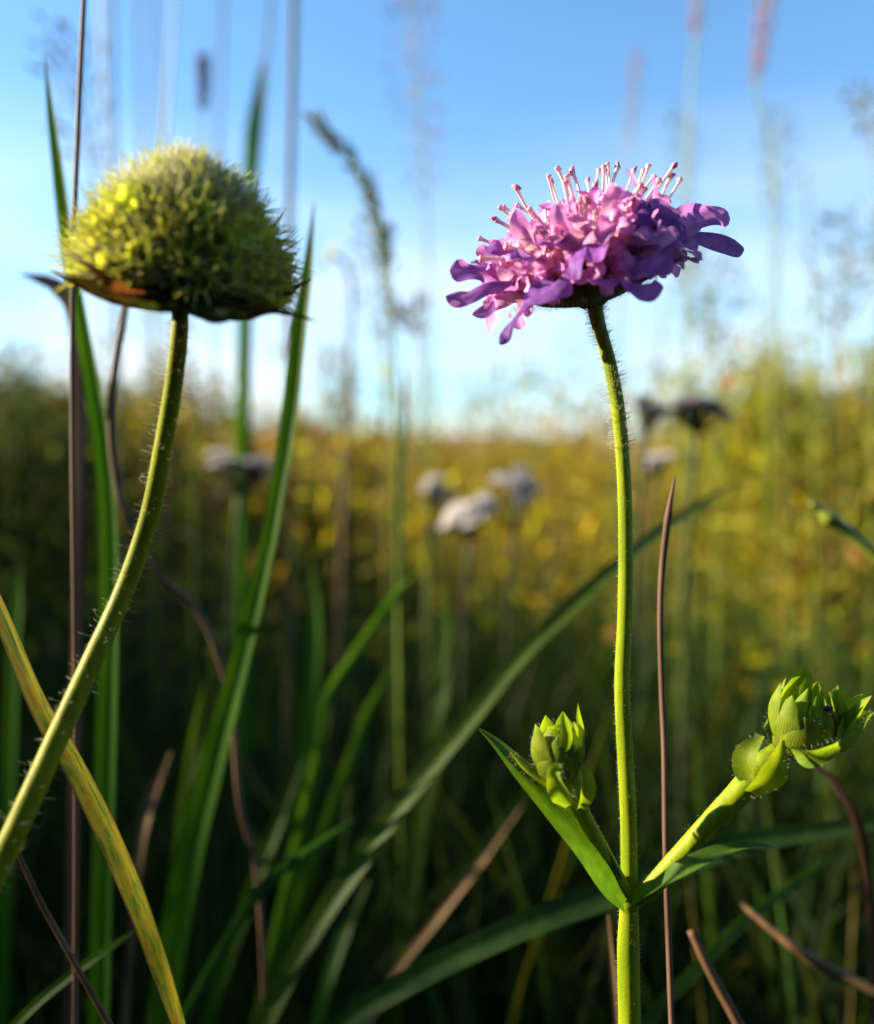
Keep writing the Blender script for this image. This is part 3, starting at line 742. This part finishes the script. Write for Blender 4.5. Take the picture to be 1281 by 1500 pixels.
sh = empty('seed_head', C2, seedp)
def SL(x, y, z): return C2 + su * (x * .001) + sw * (y * .001) + sn * (z * .001)
R0, H0 = 8.2, 9.7
mb = MB(); rows = []; uvs = []
for i in range(12):
    t = i / 11
    if i < 3: r_, z_ = (1.4, 5.0, 9.4)[i], (-.4, .0, .9)[i]
    else:
        th = math.pi / 2 * (1 - (i - 3) / 8); r_ = max(.2, R0 * math.sin(th) ** 1.45); z_ = 1.6 + H0 * math.cos(th)
    rows.append([SL(r_ * math.cos(6.283 * j / 24), r_ * math.sin(6.283 * j / 24), z_) for j in range(24)]); uvs.append([(j / 24, .3) for j in range(24)])
mb.grid(rows, uvs, close=True); mb.build('receptacle', M['bract'], sh)
def seed_mesh(seed):
    """a hairy fruit: swollen body, flaring scalloped cup, a crown of bristles, along +Z"""
    r0 = random.Random(seed + 50); mb = MB(); ns = 10; rows = []; uvs = []
    for i, (r_, z_) in enumerate([(.35, 0), (.95, .7), (1.15, 1.6), (.95, 2.5), (1.0, 3.0), (1.12, 3.4)]):
        rows.append([Vector((r_ * math.cos(6.283 * j / ns), r_ * math.sin(6.283 * j / ns), z_ + (r0.uniform(0, .9) * (j % 2) if i == 5 else 0))) * .001 for j in range(ns)]); uvs.append([(j / ns, i / 5) for j in range(ns)])
    mb.grid(rows, uvs, close=True)
    for k in range(7):
        a = 6.283 * k / 7 + r0.uniform(-.2, .2); o = Vector((math.cos(a), math.sin(a), 0))
        p = o * .0007 + Vector((0, 0, .0026)); L_ = r0.uniform(.0016, .0034)
        tube(mb, [p, p + (o * .25 + Vector((0, 0, 1))) * L_ * .55, p + (o * .5 + Vector((0, 0, 1))) * L_], [.00010, .00008, .00002], 4, cap=False)
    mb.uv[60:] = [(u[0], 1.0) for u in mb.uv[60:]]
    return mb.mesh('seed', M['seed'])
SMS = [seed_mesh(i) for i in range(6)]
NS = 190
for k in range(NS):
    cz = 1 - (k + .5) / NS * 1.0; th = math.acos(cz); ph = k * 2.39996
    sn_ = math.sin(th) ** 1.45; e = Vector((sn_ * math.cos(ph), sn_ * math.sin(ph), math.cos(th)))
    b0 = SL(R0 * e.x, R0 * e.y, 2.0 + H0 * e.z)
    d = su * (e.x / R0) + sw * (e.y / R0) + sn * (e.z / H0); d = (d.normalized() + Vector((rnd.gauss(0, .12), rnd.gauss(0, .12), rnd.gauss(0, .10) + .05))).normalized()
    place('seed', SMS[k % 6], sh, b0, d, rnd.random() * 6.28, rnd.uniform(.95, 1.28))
mb = MB()
for _ in range(11000):
    cz = rnd.uniform(-.05, 1); th = math.acos(cz); ph = rnd.random() * 6.283
    sn_ = math.sin(th) ** 1.45; e = Vector((sn_ * math.cos(ph), sn_ * math.sin(ph), cz))
    d = (su * e.x + sw * e.y + sn * e.z * .9 + Vector((rnd.gauss(0, .3), rnd.gauss(0, .3), .25 + rnd.gauss(0, .3)))).normalized()
    o_ = rnd.uniform(1.6, 3.6)
    hair(mb, SL((R0 + o_) * e.x, (R0 + o_) * e.y, 2.0 + (H0 + o_) * e.z), d, rnd.uniform(.0008, .0024) * (1 + .9 * (cz > .65)), .000032 * (1 + .6 * (cz > .65)), .4)
tag(mb.build('seed_hair', M['hair'], sh), kind='stuff')
BR = [([(250, 452, 2), (190, 442, 6), (130, 425, 8), (72, 396, 8)], [14, 16, 12, 7, 1], 'bract_brown'), ([(240, 450, 8), (180, 436, 11), (120, 412, 12), (84, 404, 12)], [14, 16, 10, 5, 1], 'bract_brown'),
      ([(230, 440, 9), (175, 425, 13), (135, 395, 14), (92, 364, 13)], [6, 10, 10, 7, 1], 'bract_red'), ([(290, 455, 4), (350, 460, 7), (400, 455, 8), (462, 470, 8)], [14, 15, 11, 5, 1], 'bract_brown'),
      ([(300, 452, 0), (360, 450, 2), (410, 435, 2), (455, 409, 1)], [14, 15, 11, 6, 1], 'bract_brown'), ([(270, 455, 6), (290, 462, 10), (330, 463, 14), (370, 458, 15)], [14, 20, 16, 8, 1], 'bract'),
      ([(262, 455, 6), (240, 458, 11), (215, 452, 15), (190, 440, 16)], [14, 20, 16, 8, 1], 'bract'), ([(280, 452, -5), (320, 450, -10), (380, 445, -13), (430, 430, -14)], [14, 16, 12, 7, 1], 'bract_brown'),
      ([(250, 450, -5), (210, 445, -10), (160, 435, -13), (120, 420, -13)], [14, 16, 12, 7, 1], 'bract_brown'), ([(264, 455, -6), (262, 450, -12), (265, 445, -16), (265, 440, -18)], [14, 18, 14, 7, 1], 'bract')]
for pts_, hwid, mk in BR:
    mb = MB(); pp = cr([P(x, y, D2 - o_ * .001) for x, y, o_ in pts_], 5)
    ribbon(mb, pp, [v * MP2 for v in hwid], -sn * .6 + Vector((0, -.7, 0)), 7, cup=-.3, wave=.08)
    o = mb.build('bract', M[mk], sh)
    if mk == 'bract_red': o['label'] = 'reddish upturned bract'

# ------------------------------------------------------------------ single blades and stalks that can be told apart
def blade(name, label, pxs, wpx, mat, hint=(0, -1, .2), fold=.35, cat='grass blade', group=None, kind='ribbon', twist=0., drift=.3, root=True, tipw=True):
    """pxs runs from the tip down; the rest of the blade goes on to the ground"""
    pts = [P(*q) for q in pxs]
    wm = [mm_px(wpx[min(i, len(wpx) - 1)], pxs[i][2]) for i in range(len(pxs))]
    if root:
        pts = to_ground(pts, drift); wm = wm + [wm[-1]] * (len(pts) - len(wm))
    b = pts[-1].copy(); b.z = max(0, b.z)
    pp = cr(pts, 6); mb = MB(); wi = interp(wm, len(pp))
    if kind == 'ribbon': ribbon(mb, pp, [x * .5 for x in wi], hint, 7, fold=fold, twist=twist)
    else: tube(mb, pp, [x * .5 for x in wi], 8)
    o = mb.build(name, M[mat], None, origin=b)
    return tag(o, label, cat, group, 'thing')

blade('tall_grass', 'upright pointed grass blade rising right beside the seed head', [(461, 296, .170), (452, 400, .172), (439, 500, .174), (427, 610, .177), (409, 720, .180), (388, 830, .183), (352, 980, .188), (315, 1120, .192), (275, 1290, .196), (245, 1490, .2)], [1, 20, 28, 30, 27, 28, 36, 46, 52, 56], 'blade', hint=(-.4, -.9, .1), fold=.4)
blade('tall_grass', 'curved grass blade tapering above the left edge of the seed head', [(65, 78, .165), (77, 170, .167), (92, 280, .169), (104, 370, .171), (122, 470, .174), (140, 570, .177), (158, 690, .18), (165, 850, .183), (160, 1100, .187), (150, 1490, .19)], [1, 15, 24, 26, 28, 30, 34, 36, 40, 40], 'blade', hint=(-.4, -.9, .1), fold=.4)
blade('yellowing_tall_grass', 'yellow green grass blade with orange blotches behind the seed head stem', [(-150, 560, .124), (-60, 760, .124), (5, 900, .123), (60, 1030, .122), (108, 1112, .121), (158, 1210, .120), (202, 1312, .119), (240, 1420, .118), (268, 1510, .117)], [5, 28, 40, 46, 48, 54, 54, 46, 32], 'yellow', hint=(-.6, -.75, .25), fold=.25)
blade('tall_grass', 'long arching grass blade crossing diagonally behind the lilac flower stem', [(1078, 708, .27), (1030, 738, .255), (985, 768, .24), (905, 830, .215), (830, 900, .205), (762, 965, .20), (700, 1042, .196), (640, 1115, .193), (580, 1190, .19), (530, 1262, .188), (480, 1335, .186), (430, 1420, .184), (390, 1500, .182)], [3, 16, 20, 24, 27, 30, 33, 35, 36, 36, 36, 36, 36], 'blade', hint=(-.35, -.8, .7), fold=.4)
blade('tall_grass', 'dark blade lying nearly level behind the fork of the lilac flower', [(1390, 1195, .175), (1250, 1212, .175), (1100, 1235, .174), (980, 1272, .172), (880, 1316, .17), (780, 1352, .168), (650, 1412, .166), (540, 1475, .164), (470, 1530, .162)], [2, 22, 34, 38, 40, 40, 38, 34, 30], 'blade_dark', hint=(0, -.8, .7), fold=.3)
blade('grass_culm', 'thick pale green grass culm with a swollen joint', [(1188, 738, .20), (1203, 747, .20), (1214, 758, .20), (1226, 766, .20), (1250, 785, .20), (1300, 830, .199), (1390, 930, .198), (1480, 1060, .197)], [9, 13, 24, 20, 18, 18, 18, 18], 'culm', kind='tube', cat='grass stalk')
blade('dry_stalk', 'slender brown dry stalk standing right behind the lilac flower stem', [(989, 698, .137), (979, 760, .137), (971, 830, .137), (968, 900, .136), (970, 1000, .136), (974, 1100, .136), (976, 1250, .135), (981, 1400, .135), (985, 1510, .134)], [3, 11, 10, 9, 9, 9, 9, 9, 9], 'straw_red', kind='tube', cat='dry stalk')
blade('broken_straw', 'short snapped tan straw low beside the slender brown stalk', [(1012, 1363, .15), (1040, 1422, .148), (1085, 1505, .146)], [11, 14, 16], 'straw', kind='tube', cat='straw')
blade('broken_straw', 'slanting orange tan straw under the larger side bud', [(1082, 1320, .175), (1150, 1378, .17), (1205, 1415, .168), (1281, 1452, .165), (1400, 1520, .163)], [8, 14, 18, 18, 18], 'straw', kind='tube', cat='straw')
blade('dry_stalk', 'thin grey brown stalk crossing under the foot of the leaning stem', [(22, 1240, .14), (60, 1322, .139), (110, 1412, .138), (168, 1515, .137)], [6, 9, 9, 10], 'straw', kind='tube', cat='dry stalk')
blade('tall_grass', 'thin pale green blade crossing the thin grey brown stalk', [(200, 1362, .165), (130, 1410, .162), (60, 1465, .16), (0, 1525, .158)], [3, 12, 13, 13], 'blade', hint=(0, -.8, .6))
blade('dry_stalk', 'curling red brown stalk bending behind the seed head stem', [(186, 440, .175), (172, 520, .176), (163, 600, .177), (167, 680, .178), (186, 760, .180), (228, 838, .184), (285, 890, .188), (322, 965, .190), (342, 1060, .192), (352, 1180, .194), (378, 1290, .196), (390, 1500, .198)], [10, 12, 12, 11, 10, 9, 10, 11, 10, 9, 9, 9], 'straw_red', kind='tube', cat='dry stalk')
blade('dry_stalk', 'tall straight purple brown stalk passing left of the seed head', [(126, -60, .150), (120, 60, .15), (114, 200, .15), (107, 400, .15), (107, 650, .15), (110, 900, .15), (112, 1200, .15), (110, 1520, .15)], [7, 8, 8, 8, 9, 9, 9, 9], 'straw_red', kind='tube', cat='dry stalk')
blade('tall_grass', 'drooping dark leaf tip left of the seed head bracts', [(30, 402, .2), (62, 412, .2), (90, 428, .2), (112, 470, .2), (118, 600, .2), (115, 900, .2), (105, 1400, .2)], [4, 24, 28, 24, 18, 18, 18], 'straw_red', hint=(0, -.7, .7))

MID = [
 ([(612, 838, .27), (575, 880, .255), (520, 960, .25), (482, 1020, .245), (470, 1090, .24), (445, 1200, .235), (395, 1420, .23)], [3, 22, 26, 26, 26, 28, 28], 'blade', 'bowed grass blade with a lit bend left of the diagonal blade'),
 ([(655, 860, .30), (652, 960, .30), (640, 1080, .295), (618, 1200, .29), (590, 1400, .285)], [4, 40, 48, 44, 40], 'blade', 'broad upright blade under the white yarrow cluster'),
 ([(576, 975, .27), (540, 1045, .265), (505, 1140, .26), (450, 1290, .255), (400, 1460, .25)], [4, 26, 30, 30, 30], 'blade', 'straw tinted blade tip under the bowed blade'),
 ([(445, 1110, .25), (410, 1200, .245), (375, 1290, .24), (330, 1420, .235)], [4, 26, 30, 30], 'blade', 'lime lit blade leaning over the low dark grass'),
 ([(520, 1200, .20), (455, 1245, .195), (385, 1300, .192), (320, 1400, .19), (265, 1500, .188)], [3, 20, 24, 24, 24], 'blade_dark', 'bluish green blade sloping down toward the yellowing blade'),
 ([(540, 1290, .25), (505, 1370, .245), (478, 1450, .24), (460, 1520, .24)], [4, 28, 30, 30], 'blade', 'stubby lit blade beneath the diagonal blade'),
 ([(765, 1180, .24), (700, 1270, .235), (630, 1360, .23), (565, 1450, .228), (520, 1530, .226)], [3, 16, 20, 20, 20], 'straw', 'straw coloured blade slanting below the small side bud leaf'),
 ([(555, 1245, .28), (585, 1330, .275), (615, 1410, .27), (655, 1510, .265)], [4, 24, 26, 26], 'blade_dark', 'dark blade leaning against the slanting straw blade'),
 ([(1270, 1225, .22), (1180, 1285, .215), (1090, 1350, .21), (1010, 1430, .205)], [5, 20, 22, 22], 'blade_dark', 'dull dark leaf behind the snapped straw'),
 ([(1180, 1110, .165), (1225, 1150, .165), (1258, 1215, .165), (1275, 1330, .165), (1280, 1500, .165)], [4, 22, 24, 22, 20], 'straw', 'curved tan leaf hanging behind the larger side bud'),
 ([(594, 535, .33), (594, 620, .33), (588, 740, .33), (580, 900, .33), (570, 1200, .33)], [4, 16, 18, 18, 18], 'blade_dark', 'dark upright blade against the pale sky gap'),
 ([(250, 1100, .22), (225, 1160, .22), (205, 1250, .215), (190, 1420, .21)], [8, 28, 22, 18], 'straw', 'pale twisted dry leaf tip near the yellowing blade'),
 ([(300, 1000, .24), (285, 1090, .24), (270, 1200, .235), (255, 1420, .23)], [4, 26, 30, 30], 'blade', 'blade with tan tip behind the yellowing blade'),
 ([(890, 1340, .16), (897, 1420, .16), (905, 1520, .16)], [5, 14, 14], 'straw', 'thin straw stub left of the lilac flower stem foot'),
 ([(30, 820, .25), (25, 900, .25), (20, 1000, .25), (10, 1300, .25)], [4, 30, 32, 32], 'blade', 'lit blade tip near the start of the yellowing blade'),
 ([(455, 820, .3), (462, 920, .3), (455, 1050, .3), (430, 1300, .3)], [4, 36, 40, 40], 'blade', 'soft lime blade between the tall pointed blade and the bowed blade'),
]
for pxs, wpx, mk, lab in MID:
    blade('tall_grass' if mk.startswith('blade') else 'dry_leaf', lab, pxs, [x * .72 for x in wpx], mk, hint=(rnd.uniform(-.6, .1), -.8, rnd.uniform(0, .5)), fold=.3, cat='grass blade' if mk.startswith('blade') else 'dry leaf')

# ------------------------------------------------------------------ blurred ears, panicles and umbels
def spikelet_mesh(mat):
    mb = MB()
    for s_ in (-1, 1):
        ribbon(mb, [Vector((0, 0, 0)), Vector((.0007 * s_, 0, .0016)), Vector((.0008 * s_, 0, .0032)), Vector((.0003 * s_, 0, .0052))], [.0002, .0009, .0009, .00005], (s_, 0, .1), 5, cup=-.8)
    return mb.mesh('spikelet', M[mat], smooth=True)
SPK = {k: spikelet_mesh(k) for k in ('ear', 'ear_pink', 'ear_brown', 'ear_violet')}
def stalk(name, label, pxs, wpx, earlen, earw, mat, stemmat='culm', n=46, loose=0.0, cat='grass stalk', group=None, size=1.0, drift=.15):
    """a culm (tip first) with an ear of single spikelets along its first earlen share of the listed points"""
    pts = [P(*q) for q in pxs]; full = to_ground(pts, drift)
    b = full[-1].copy(); b.z = 0
    root = empty(name, b); tag(root, label, cat, group)
    pp = cr(full, 6); d = pxs[0][2]; r = mm_px(wpx, d) * .5
    mb = MB(); tube(mb, pp, [r * (.5 + .5 * min(1, i / 12)) for i in range(len(pp))], 6); mb.build('culm', M[stemmat], root)
    vis = cr(pts, 12); m = max(2, int(len(vis) * earlen))
    T = tangents(vis)
    ew = mm_px(earw, d) * .5
    joined = MB()
    for k in range(n):
        t = (k + .5) / n * (m - 1); i = int(t); f = t - i
        p = Vector(vis[i]).lerp(Vector(vis[min(i + 1, len(vis) - 1)]), f)
        a = T[i].orthogonal().normalized(); bb = T[i].cross(a); an = k * 2.4 + rnd.uniform(-.4, .4)
        o_ = a * math.cos(an) + bb * math.sin(an)
        env = math.sin(math.pi * (.12 + .83 * t / m)) ** .7
        rr = ew * env * (rnd.random() ** .6 if loose else .25)
        q = p + o_ * rr - T[i] * (rr * .8 if loose else 0)
        if loose and rr > .0008: tube(joined, [p, p.lerp(q, .55) + o_ * rr * .1, q], .00012, 4, cap=False)
        ob = place('spikelet', SPK[mat], root, q, (o_ * (.55 if not loose else .6) - T[i] * (1.0 if not loose else .5)), an, size * rnd.uniform(.8, 1.2))
    if joined.v: joined.build('branchlet', M[stemmat], root)
    return root

stalk('grass_ear', 'nodding grey green grass ear between seed head and lilac flower', [(462, 178, .30), (498, 212, .30), (530, 262, .30), (552, 315, .30), (566, 380, .30), (572, 440, .30), (578, 560, .30), (582, 800, .3)], 5, .62, 26, 'ear', n=40, size=1.15)
stalk('grass_panicle', 'tall pale loose panicle rising above the nodding ear', [(600, -10, .62), (606, 60, .62), (616, 180, .62), (624, 300, .62), (628, 420, .62), (634, 650, .62)], 4, .62, 80, 'ear_pink', n=70, loose=1, size=1.2)
stalk('pink_ear', 'single pink ear directly above the lilac flower', [(934, 78, .8), (928, 140, .8), (920, 215, .8), (912, 300, .8), (905, 480, .8), (900, 700, .8)], 4, .42, 34, 'ear_pink', n=40, size=1.1)
stalk('pink_ear', 'tall pink ear cut by the upper edge beside the single pink ear', [(1120, -90, .48), (1122, -10, .48), (1118, 60, .48), (1108, 130, .48), (1128, 230, .48), (1140, 420, .48), (1150, 700, .48)], 4, .5, 48, 'ear_pink', n=46, size=1.2)
stalk('pink_ear', 'short pink ear tip between the two larger pink ears', [(1024, -110, .5), (1024, -40, .5), (1020, 45, .5), (1012, 140, .5), (1005, 400, .5), (1000, 700, .5)], 4, .45, 32, 'ear_pink', n=32, size=1.1)
stalk('violet_bud_stalk', 'small violet flower spike above the seed head', [(298, 88, .40), (298, 120, .40), (297, 165, .40), (296, 260, .40), (290, 420, .40), (285, 700, .4)], 3, .42, 24, 'ear_violet', n=40, cat='flower spike')
stalk('brown_panicle', 'rusty brown branching panicle behind the blade tip', [(96, 60, .42), (108, 120, .42), (122, 190, .42), (138, 260, .42), (150, 400, .42), (150, 700, .42)], 3, .6, 110, 'ear_brown', n=44, loose=1, size=1.2, stemmat='straw')
stalk('grass_panicle', 'grey green loose panicle right of the lilac flower', [(1020, 370, .55), (1035, 430, .55), (1045, 500, .55), (1050, 580, .55), (1050, 760, .55)], 4, .6, 100, 'ear', n=70, loose=1, size=1.3)
stalk('grass_panicle', 'leafy green panicle over the yellow green bush', [(1250, 330, .6), (1240, 400, .6), (1228, 470, .6), (1222, 560, .6), (1218, 800, .6)], 4, .6, 110, 'ear', n=80, loose=1, size=1.5)
stalk('grass_panicle', 'slim faint panicle beside the tall pink ear', [(1142, 170, .7), (1138, 250, .7), (1134, 340, .7), (1130, 500, .7), (1128, 700, .7)], 4, .55, 60, 'ear', n=50, loose=1, size=1.3)
stalk('grass_panicle', 'faint drooping panicle tip high over the bush', [(1262, 140, .5), (1275, 180, .5), (1282, 240, .5), (1285, 400, .5), (1280, 700, .5)], 3, .5, 60, 'ear_brown', n=36, loose=1)
stalk('grass_panicle', 'small dark panicle over the white yarrow cluster', [(600, 455, .42), (608, 475, .42), (618, 510, .42), (622, 580, .42), (625, 760, .42)], 3, .45, 60, 'ear_brown', n=36, loose=1)
stalk('grass_panicle', 'grey panicle below the nodding grass ear', [(548, 330, .5), (556, 400, .5), (562, 480, .5), (566, 560, .5), (566, 760, .5)], 4, .6, 60, 'ear', n=56, loose=1, size=1.2)
stalk('grass_panicle', 'thin teal panicle between the pink ears and bush', [(1000, 170, .66), (1004, 240, .66), (1008, 330, .66), (1010, 480, .66), (1010, 720, .66)], 4, .5, 40, 'ear', n=40, loose=1, size=1.2)
stalk('grass_panicle', 'low yellowish panicle left of the yarrow cluster', [(492, 520, .6), (496, 580, .6), (500, 650, .6), (502, 800, .6)], 4, .6, 60, 'ear_brown', n=50, loose=1, size=1.3)
for i, (x0, x1, d) in enumerate([(142, 168, .55), (163, 172, .42), (225, 240, .5), (262, 225, .6), (405, 362, .45), (432, 420, .36), (436, 424, .52), (330, 312, .65), (200, 214, .7), (1180, 1190, .7), (545, 560, .8)]):
    y0 = -120 if i < 9 else 250
    blade('tall_straw', ('thin blurred tan straw' if i % 3 else 'thin blurred green culm') + ' reaching above the meadow into the sky', [(x0, y0, d), ((x0 + x1) / 2, 180 if i < 9 else 380, d), (x1, 420, d), (x1 + 4, 700, d), (x1, 1000, d)], [5 if d > .4 else 8], 'straw' if i % 3 else 'culm', kind='tube', cat='straw', group='tall straws against the sky')
blade('tall_grass', 'narrow green blade standing behind the seed head top', [(385, 90, .40), (372, 190, .40), (366, 300, .4), (360, 450, .4), (355, 800, .4)], [4, 22, 22, 22, 22], 'blade')
blade('tall_grass', 'looped violet brown blade beside the tall pointed blade', [(470, 400, .5), (482, 375, .5), (505, 385, .5), (516, 430, .5), (512, 520, .5), (505, 700, .5)], [3, 6, 7, 7, 7, 7], 'straw_red', kind='tube')

def yarrow(label, px, py, d, wpx, n, tilt=(0, 0, 1), depthf=1.0, mat='white', group=None):
    c = P(px, py, d); R = mm_px(wpx, d) * .43
    pts = [c - Vector((0, 0, .012)), c - Vector((.003, 0, .05)), c - Vector((.004, 0, .12))]; full = to_ground(pts, .1)
    b = full[-1].copy(); b.z = 0; root = empty('yarrow', b); tag(root, label, 'yarrow', group)
    mb = MB(); tube(mb, cr(full, 5), .0011, 8); mb.build('stem', M['bract'], root)
    tz = Vector(tilt).normalized(); tu, tn, tw = frame(tz)
    ray = MB(); ns = max(4, n // 6); lump = [(math.sqrt((q + .5) / ns) * .86, q * 2.39996 + rnd.uniform(-.3, .3), rnd.uniform(-.0035, .0028)) for q in range(ns)]
    for k in range(n):
        lr, la, lz = lump[k % ns]; ja = rnd.random() * 6.283; jr = rnd.random() ** .5 * .30
        ex = lr * math.cos(la) + jr * math.cos(ja); ey = lr * math.sin(la) + jr * math.sin(ja); rr = min(1, math.hypot(ex, ey)); a = math.atan2(ey, ex)
        p = c + tu * (R * ex) + tw * (R * ey * depthf) + tn * (R * .2 * (1 - rr * rr) + lz - jr * jr * R * 1.2 + rnd.gauss(0, .0005))
        tube(ray, [c - Vector((0, 0, .012)), c.lerp(p, .6) - Vector((0, 0, .006)), p], .0003, 4, cap=False)
        place('floret', YF[k % 3], root, p, (tn + tu * rr * math.cos(a) * .3 + Vector((rnd.gauss(0, .15), rnd.gauss(0, .15), 0))), rnd.random() * 6, rnd.uniform(.8, 1.25))
    ray.build('umbel_ray', M['bract'], root)
    return root
def yf_mesh(s):
    mb = MB(); tube(mb, [Vector((0, 0, -.0025)), Vector((0, 0, -.001)), Vector((0, 0, .0004)), Vector((0, 0, .0009))], [.0004, .0009, .0009, .0003], 8)
    for k in range(5):
        a = 6.283 * k / 5 + s; o = Vector((math.cos(a), math.sin(a), 0))
        ribbon(mb, [o * .0006, o * .0015 + Vector((0, 0, .0003)), o * .0026 + Vector((0, 0, .0001)), o * .0031], [.0004, .0011, .0012, .0004], (0, 0, 1), 5, cup=.2)
    return mb.mesh('yarrow_floret', M['white'])
YF = [yf_mesh(i) for i in range(3)]
yarrow('white yarrow cluster tilted toward the sun between the two flowers', 690, 748, .38, 95, 60, (-.25, -.45, 1))
yarrow('smaller white yarrow cluster right above the tilted one', 757, 705, .41, 75, 40, (.3, -.5, 1))
yarrow('small pinkish yarrow cluster left of the tilted one', 635, 714, .42, 50, 24, (-.2, -.4, 1))
yarrow('shaded lilac grey yarrow umbel behind the leaning stem', 350, 680, .36, 112, 56, (.1, -.1, 1))
yarrow('wide flat yarrow umbel right of the lilac flower stem', 1022, 590, .36, 108, 60, (.12, .05, 1))
yarrow('narrow yarrow umbel touching the lilac flower stem edge', 946, 596, .34, 56, 26, (-.1, .1, 1))
yarrow('withered tan yarrow head under the wide flat umbel', 958, 672, .45, 60, 28, (-.2, -.4, 1))

# ------------------------------------------------------------------ bushes and trees
def bush(name, label, x, y, h, rx, n, leaf_s, pal, stems=9, cat='bush', group=None):
    root = empty(name, (x, y, 0)); tag(root, label, cat, group)
    cs = []
    for k in range(stems):
        a = 6.283 * k / stems + rnd.uniform(-.3, .3); s = rnd.uniform(.15, 1)
        top = Vector((x + math.cos(a) * rx * s, y + math.sin(a) * rx * s, h * rnd.uniform(.72, 1.0) * (1 - .25 * s * s)))
        pth = cr([Vector((x + math.cos(a) * .02, y + math.sin(a) * .02, -.003)), Vector((x, y, 0)).lerp(top, .5) + Vector((0, 0, h * .08)), top], 5)
        mb = MB(); tube(mb, pth, list(np.linspace(.012, .003, len(pth)) * h), 6); mb.build('stem', M['bark'], root)
        m = n // stems; t = rng.uniform(.12, 1, m) ** .8; idx = (t * (len(pth) - 1)).astype(int)
        cs.append(np.array([tuple(p) for p in pth])[idx] + rng.normal(size=(m, 3)) * (rx * .20) * (1.15 - t * .6)[:, None])
    c = np.concatenate(cs); c[:, 2] = np.maximum(c[:, 2], .01)
    V, Fq, T = leaf_cloud_arrays(c, leaf_s, pal); V = V - np.array([x, y, 0])
    o = bulk('foliage', V, Fq, T, M['crown'], root)
    return root
bush('bush', 'tall yellow green feathery bush beyond the larger side bud', .54, 1.30, .68, .27, 15000, .018, LIME, 20)
bush('bush', 'second yellow green bush behind the feathery one', .98, 1.9, .72, .34, 11000, .024, LIME + OLIVE, 16)
bush('bush', 'low olive bush between yarrow umbel and feathery bush', .62, 2.3, .50, .28, 8000, .022, OLIVE + LIME, 14)
bush('bush', 'dark olive bush behind the leaning seed head stem', -.66, 1.6, .58, .34, 13000, .024, OLIVE + GREEN, 16)
bush('bush', 'dark green bush left of the seed head stem', -1.15, 2.4, .72, .45, 12000, .03, GREEN + OLIVE, 16)
bush('bush', 'golden bush beneath the tall pointed blade', -.22, 1.5, .49, .22, 9000, .018, GOLD + OLIVE, 14)
bush('bush', 'olive bush between golden bush and yarrow clusters', -.42, 3.0, .66, .34, 8000, .03, OLIVE + GOLD, 14)
bush('bush', 'tawny bush directly behind the upper yarrow cluster', -.08, 3.3, .58, .32, 7000, .03, GOLD + OLIVE, 14)
bush('bush', 'shadowy bush behind the nodding grass ear stalk', -.92, 3.1, .78, .42, 9000, .03, OLIVE + GREEN, 14)
bush('bush', 'bronze bush behind the yarrow clusters', .14, 2.6, .46, .35, 8000, .026, GOLD + OLIVE, 14)
for i, (x, y, h) in enumerate([(-1.3, 4.6, .72), (-2.6, 6.0, .95), (.55, 6.2, .62), (1.6, 5.2, .85), (.05, 4.4, .52), (-.55, 5.4, .66), (2.6, 6.5, 1.0), (1.0, 7.5, .7)]):
    bush('low_bush', 'low bronze bush in the blurred belt at the meadow edge', x, y, h, h * .7, 4200, .05, GOLD + OLIVE, 10, group='low bushes along the meadow edge')
def tree(name, label, x, y, h, rx, n, leaf_s, pal, z0=0., group=None):
    root = empty(name, (x, y, z0)); tag(root, label, 'tree', group)
    mb = MB(); tr = cr([Vector((x, y, z0 - .3)), Vector((x + rnd.uniform(-.2, .2), y, z0 + h * .4)), Vector((x, y, z0 + h * .85))], 5)
    tube(mb, tr, list(np.linspace(.035, .008, len(tr)) * h), 8)
    k = 14; cc = []
    for i in range(k):
        a = rnd.random() * 6.28; zz = rnd.uniform(.28, .95); rr = rx * rnd.uniform(.2, .9) * math.sin(math.pi * min(.95, zz)) ** .5
        e = Vector((x + math.cos(a) * rr, y + math.sin(a) * rr, z0 + h * zz)); cc.append(e)
        s0 = Vector((x, y, z0 + h * max(.2, zz - .25))); tube(mb, [s0, s0.lerp(e, .5) + Vector((0, 0, h * .02)), e], [.012 * h, .008 * h, .003 * h], 5)
    mb.build('trunk', M['bark'], root)
    m = n // k; c = np.repeat(np.array([tuple(e) for e in cc]), m, axis=0) + rng.normal(size=(k * m, 3)) * rx * .22
    V, Fq, T = leaf_cloud_arrays(c, leaf_s, pal); V = V - np.array([x, y, z0])
    bulk('crown', V, Fq, T, M['crown'], root)
    return root
TREEPAL = [(.05, .08, .02), (.07, .09, .025), (.10, .09, .03)]
for i, (x, y, h) in enumerate([(-34, 70, 6.0), (-29, 72, 6.8), (-25, 66, 5.2), (-20, 74, 5.6), (-16, 70, 4.6), (-11, 76, 4.4), (-40, 74, 7.0), (-5, 80, 3.8)]):
    tree('distant_tree', 'far dark tree in the hedgerow beyond the meadow', x, y, h, h * .42, 1400, .38, TREEPAL, 0, 'trees of the far hedgerow')
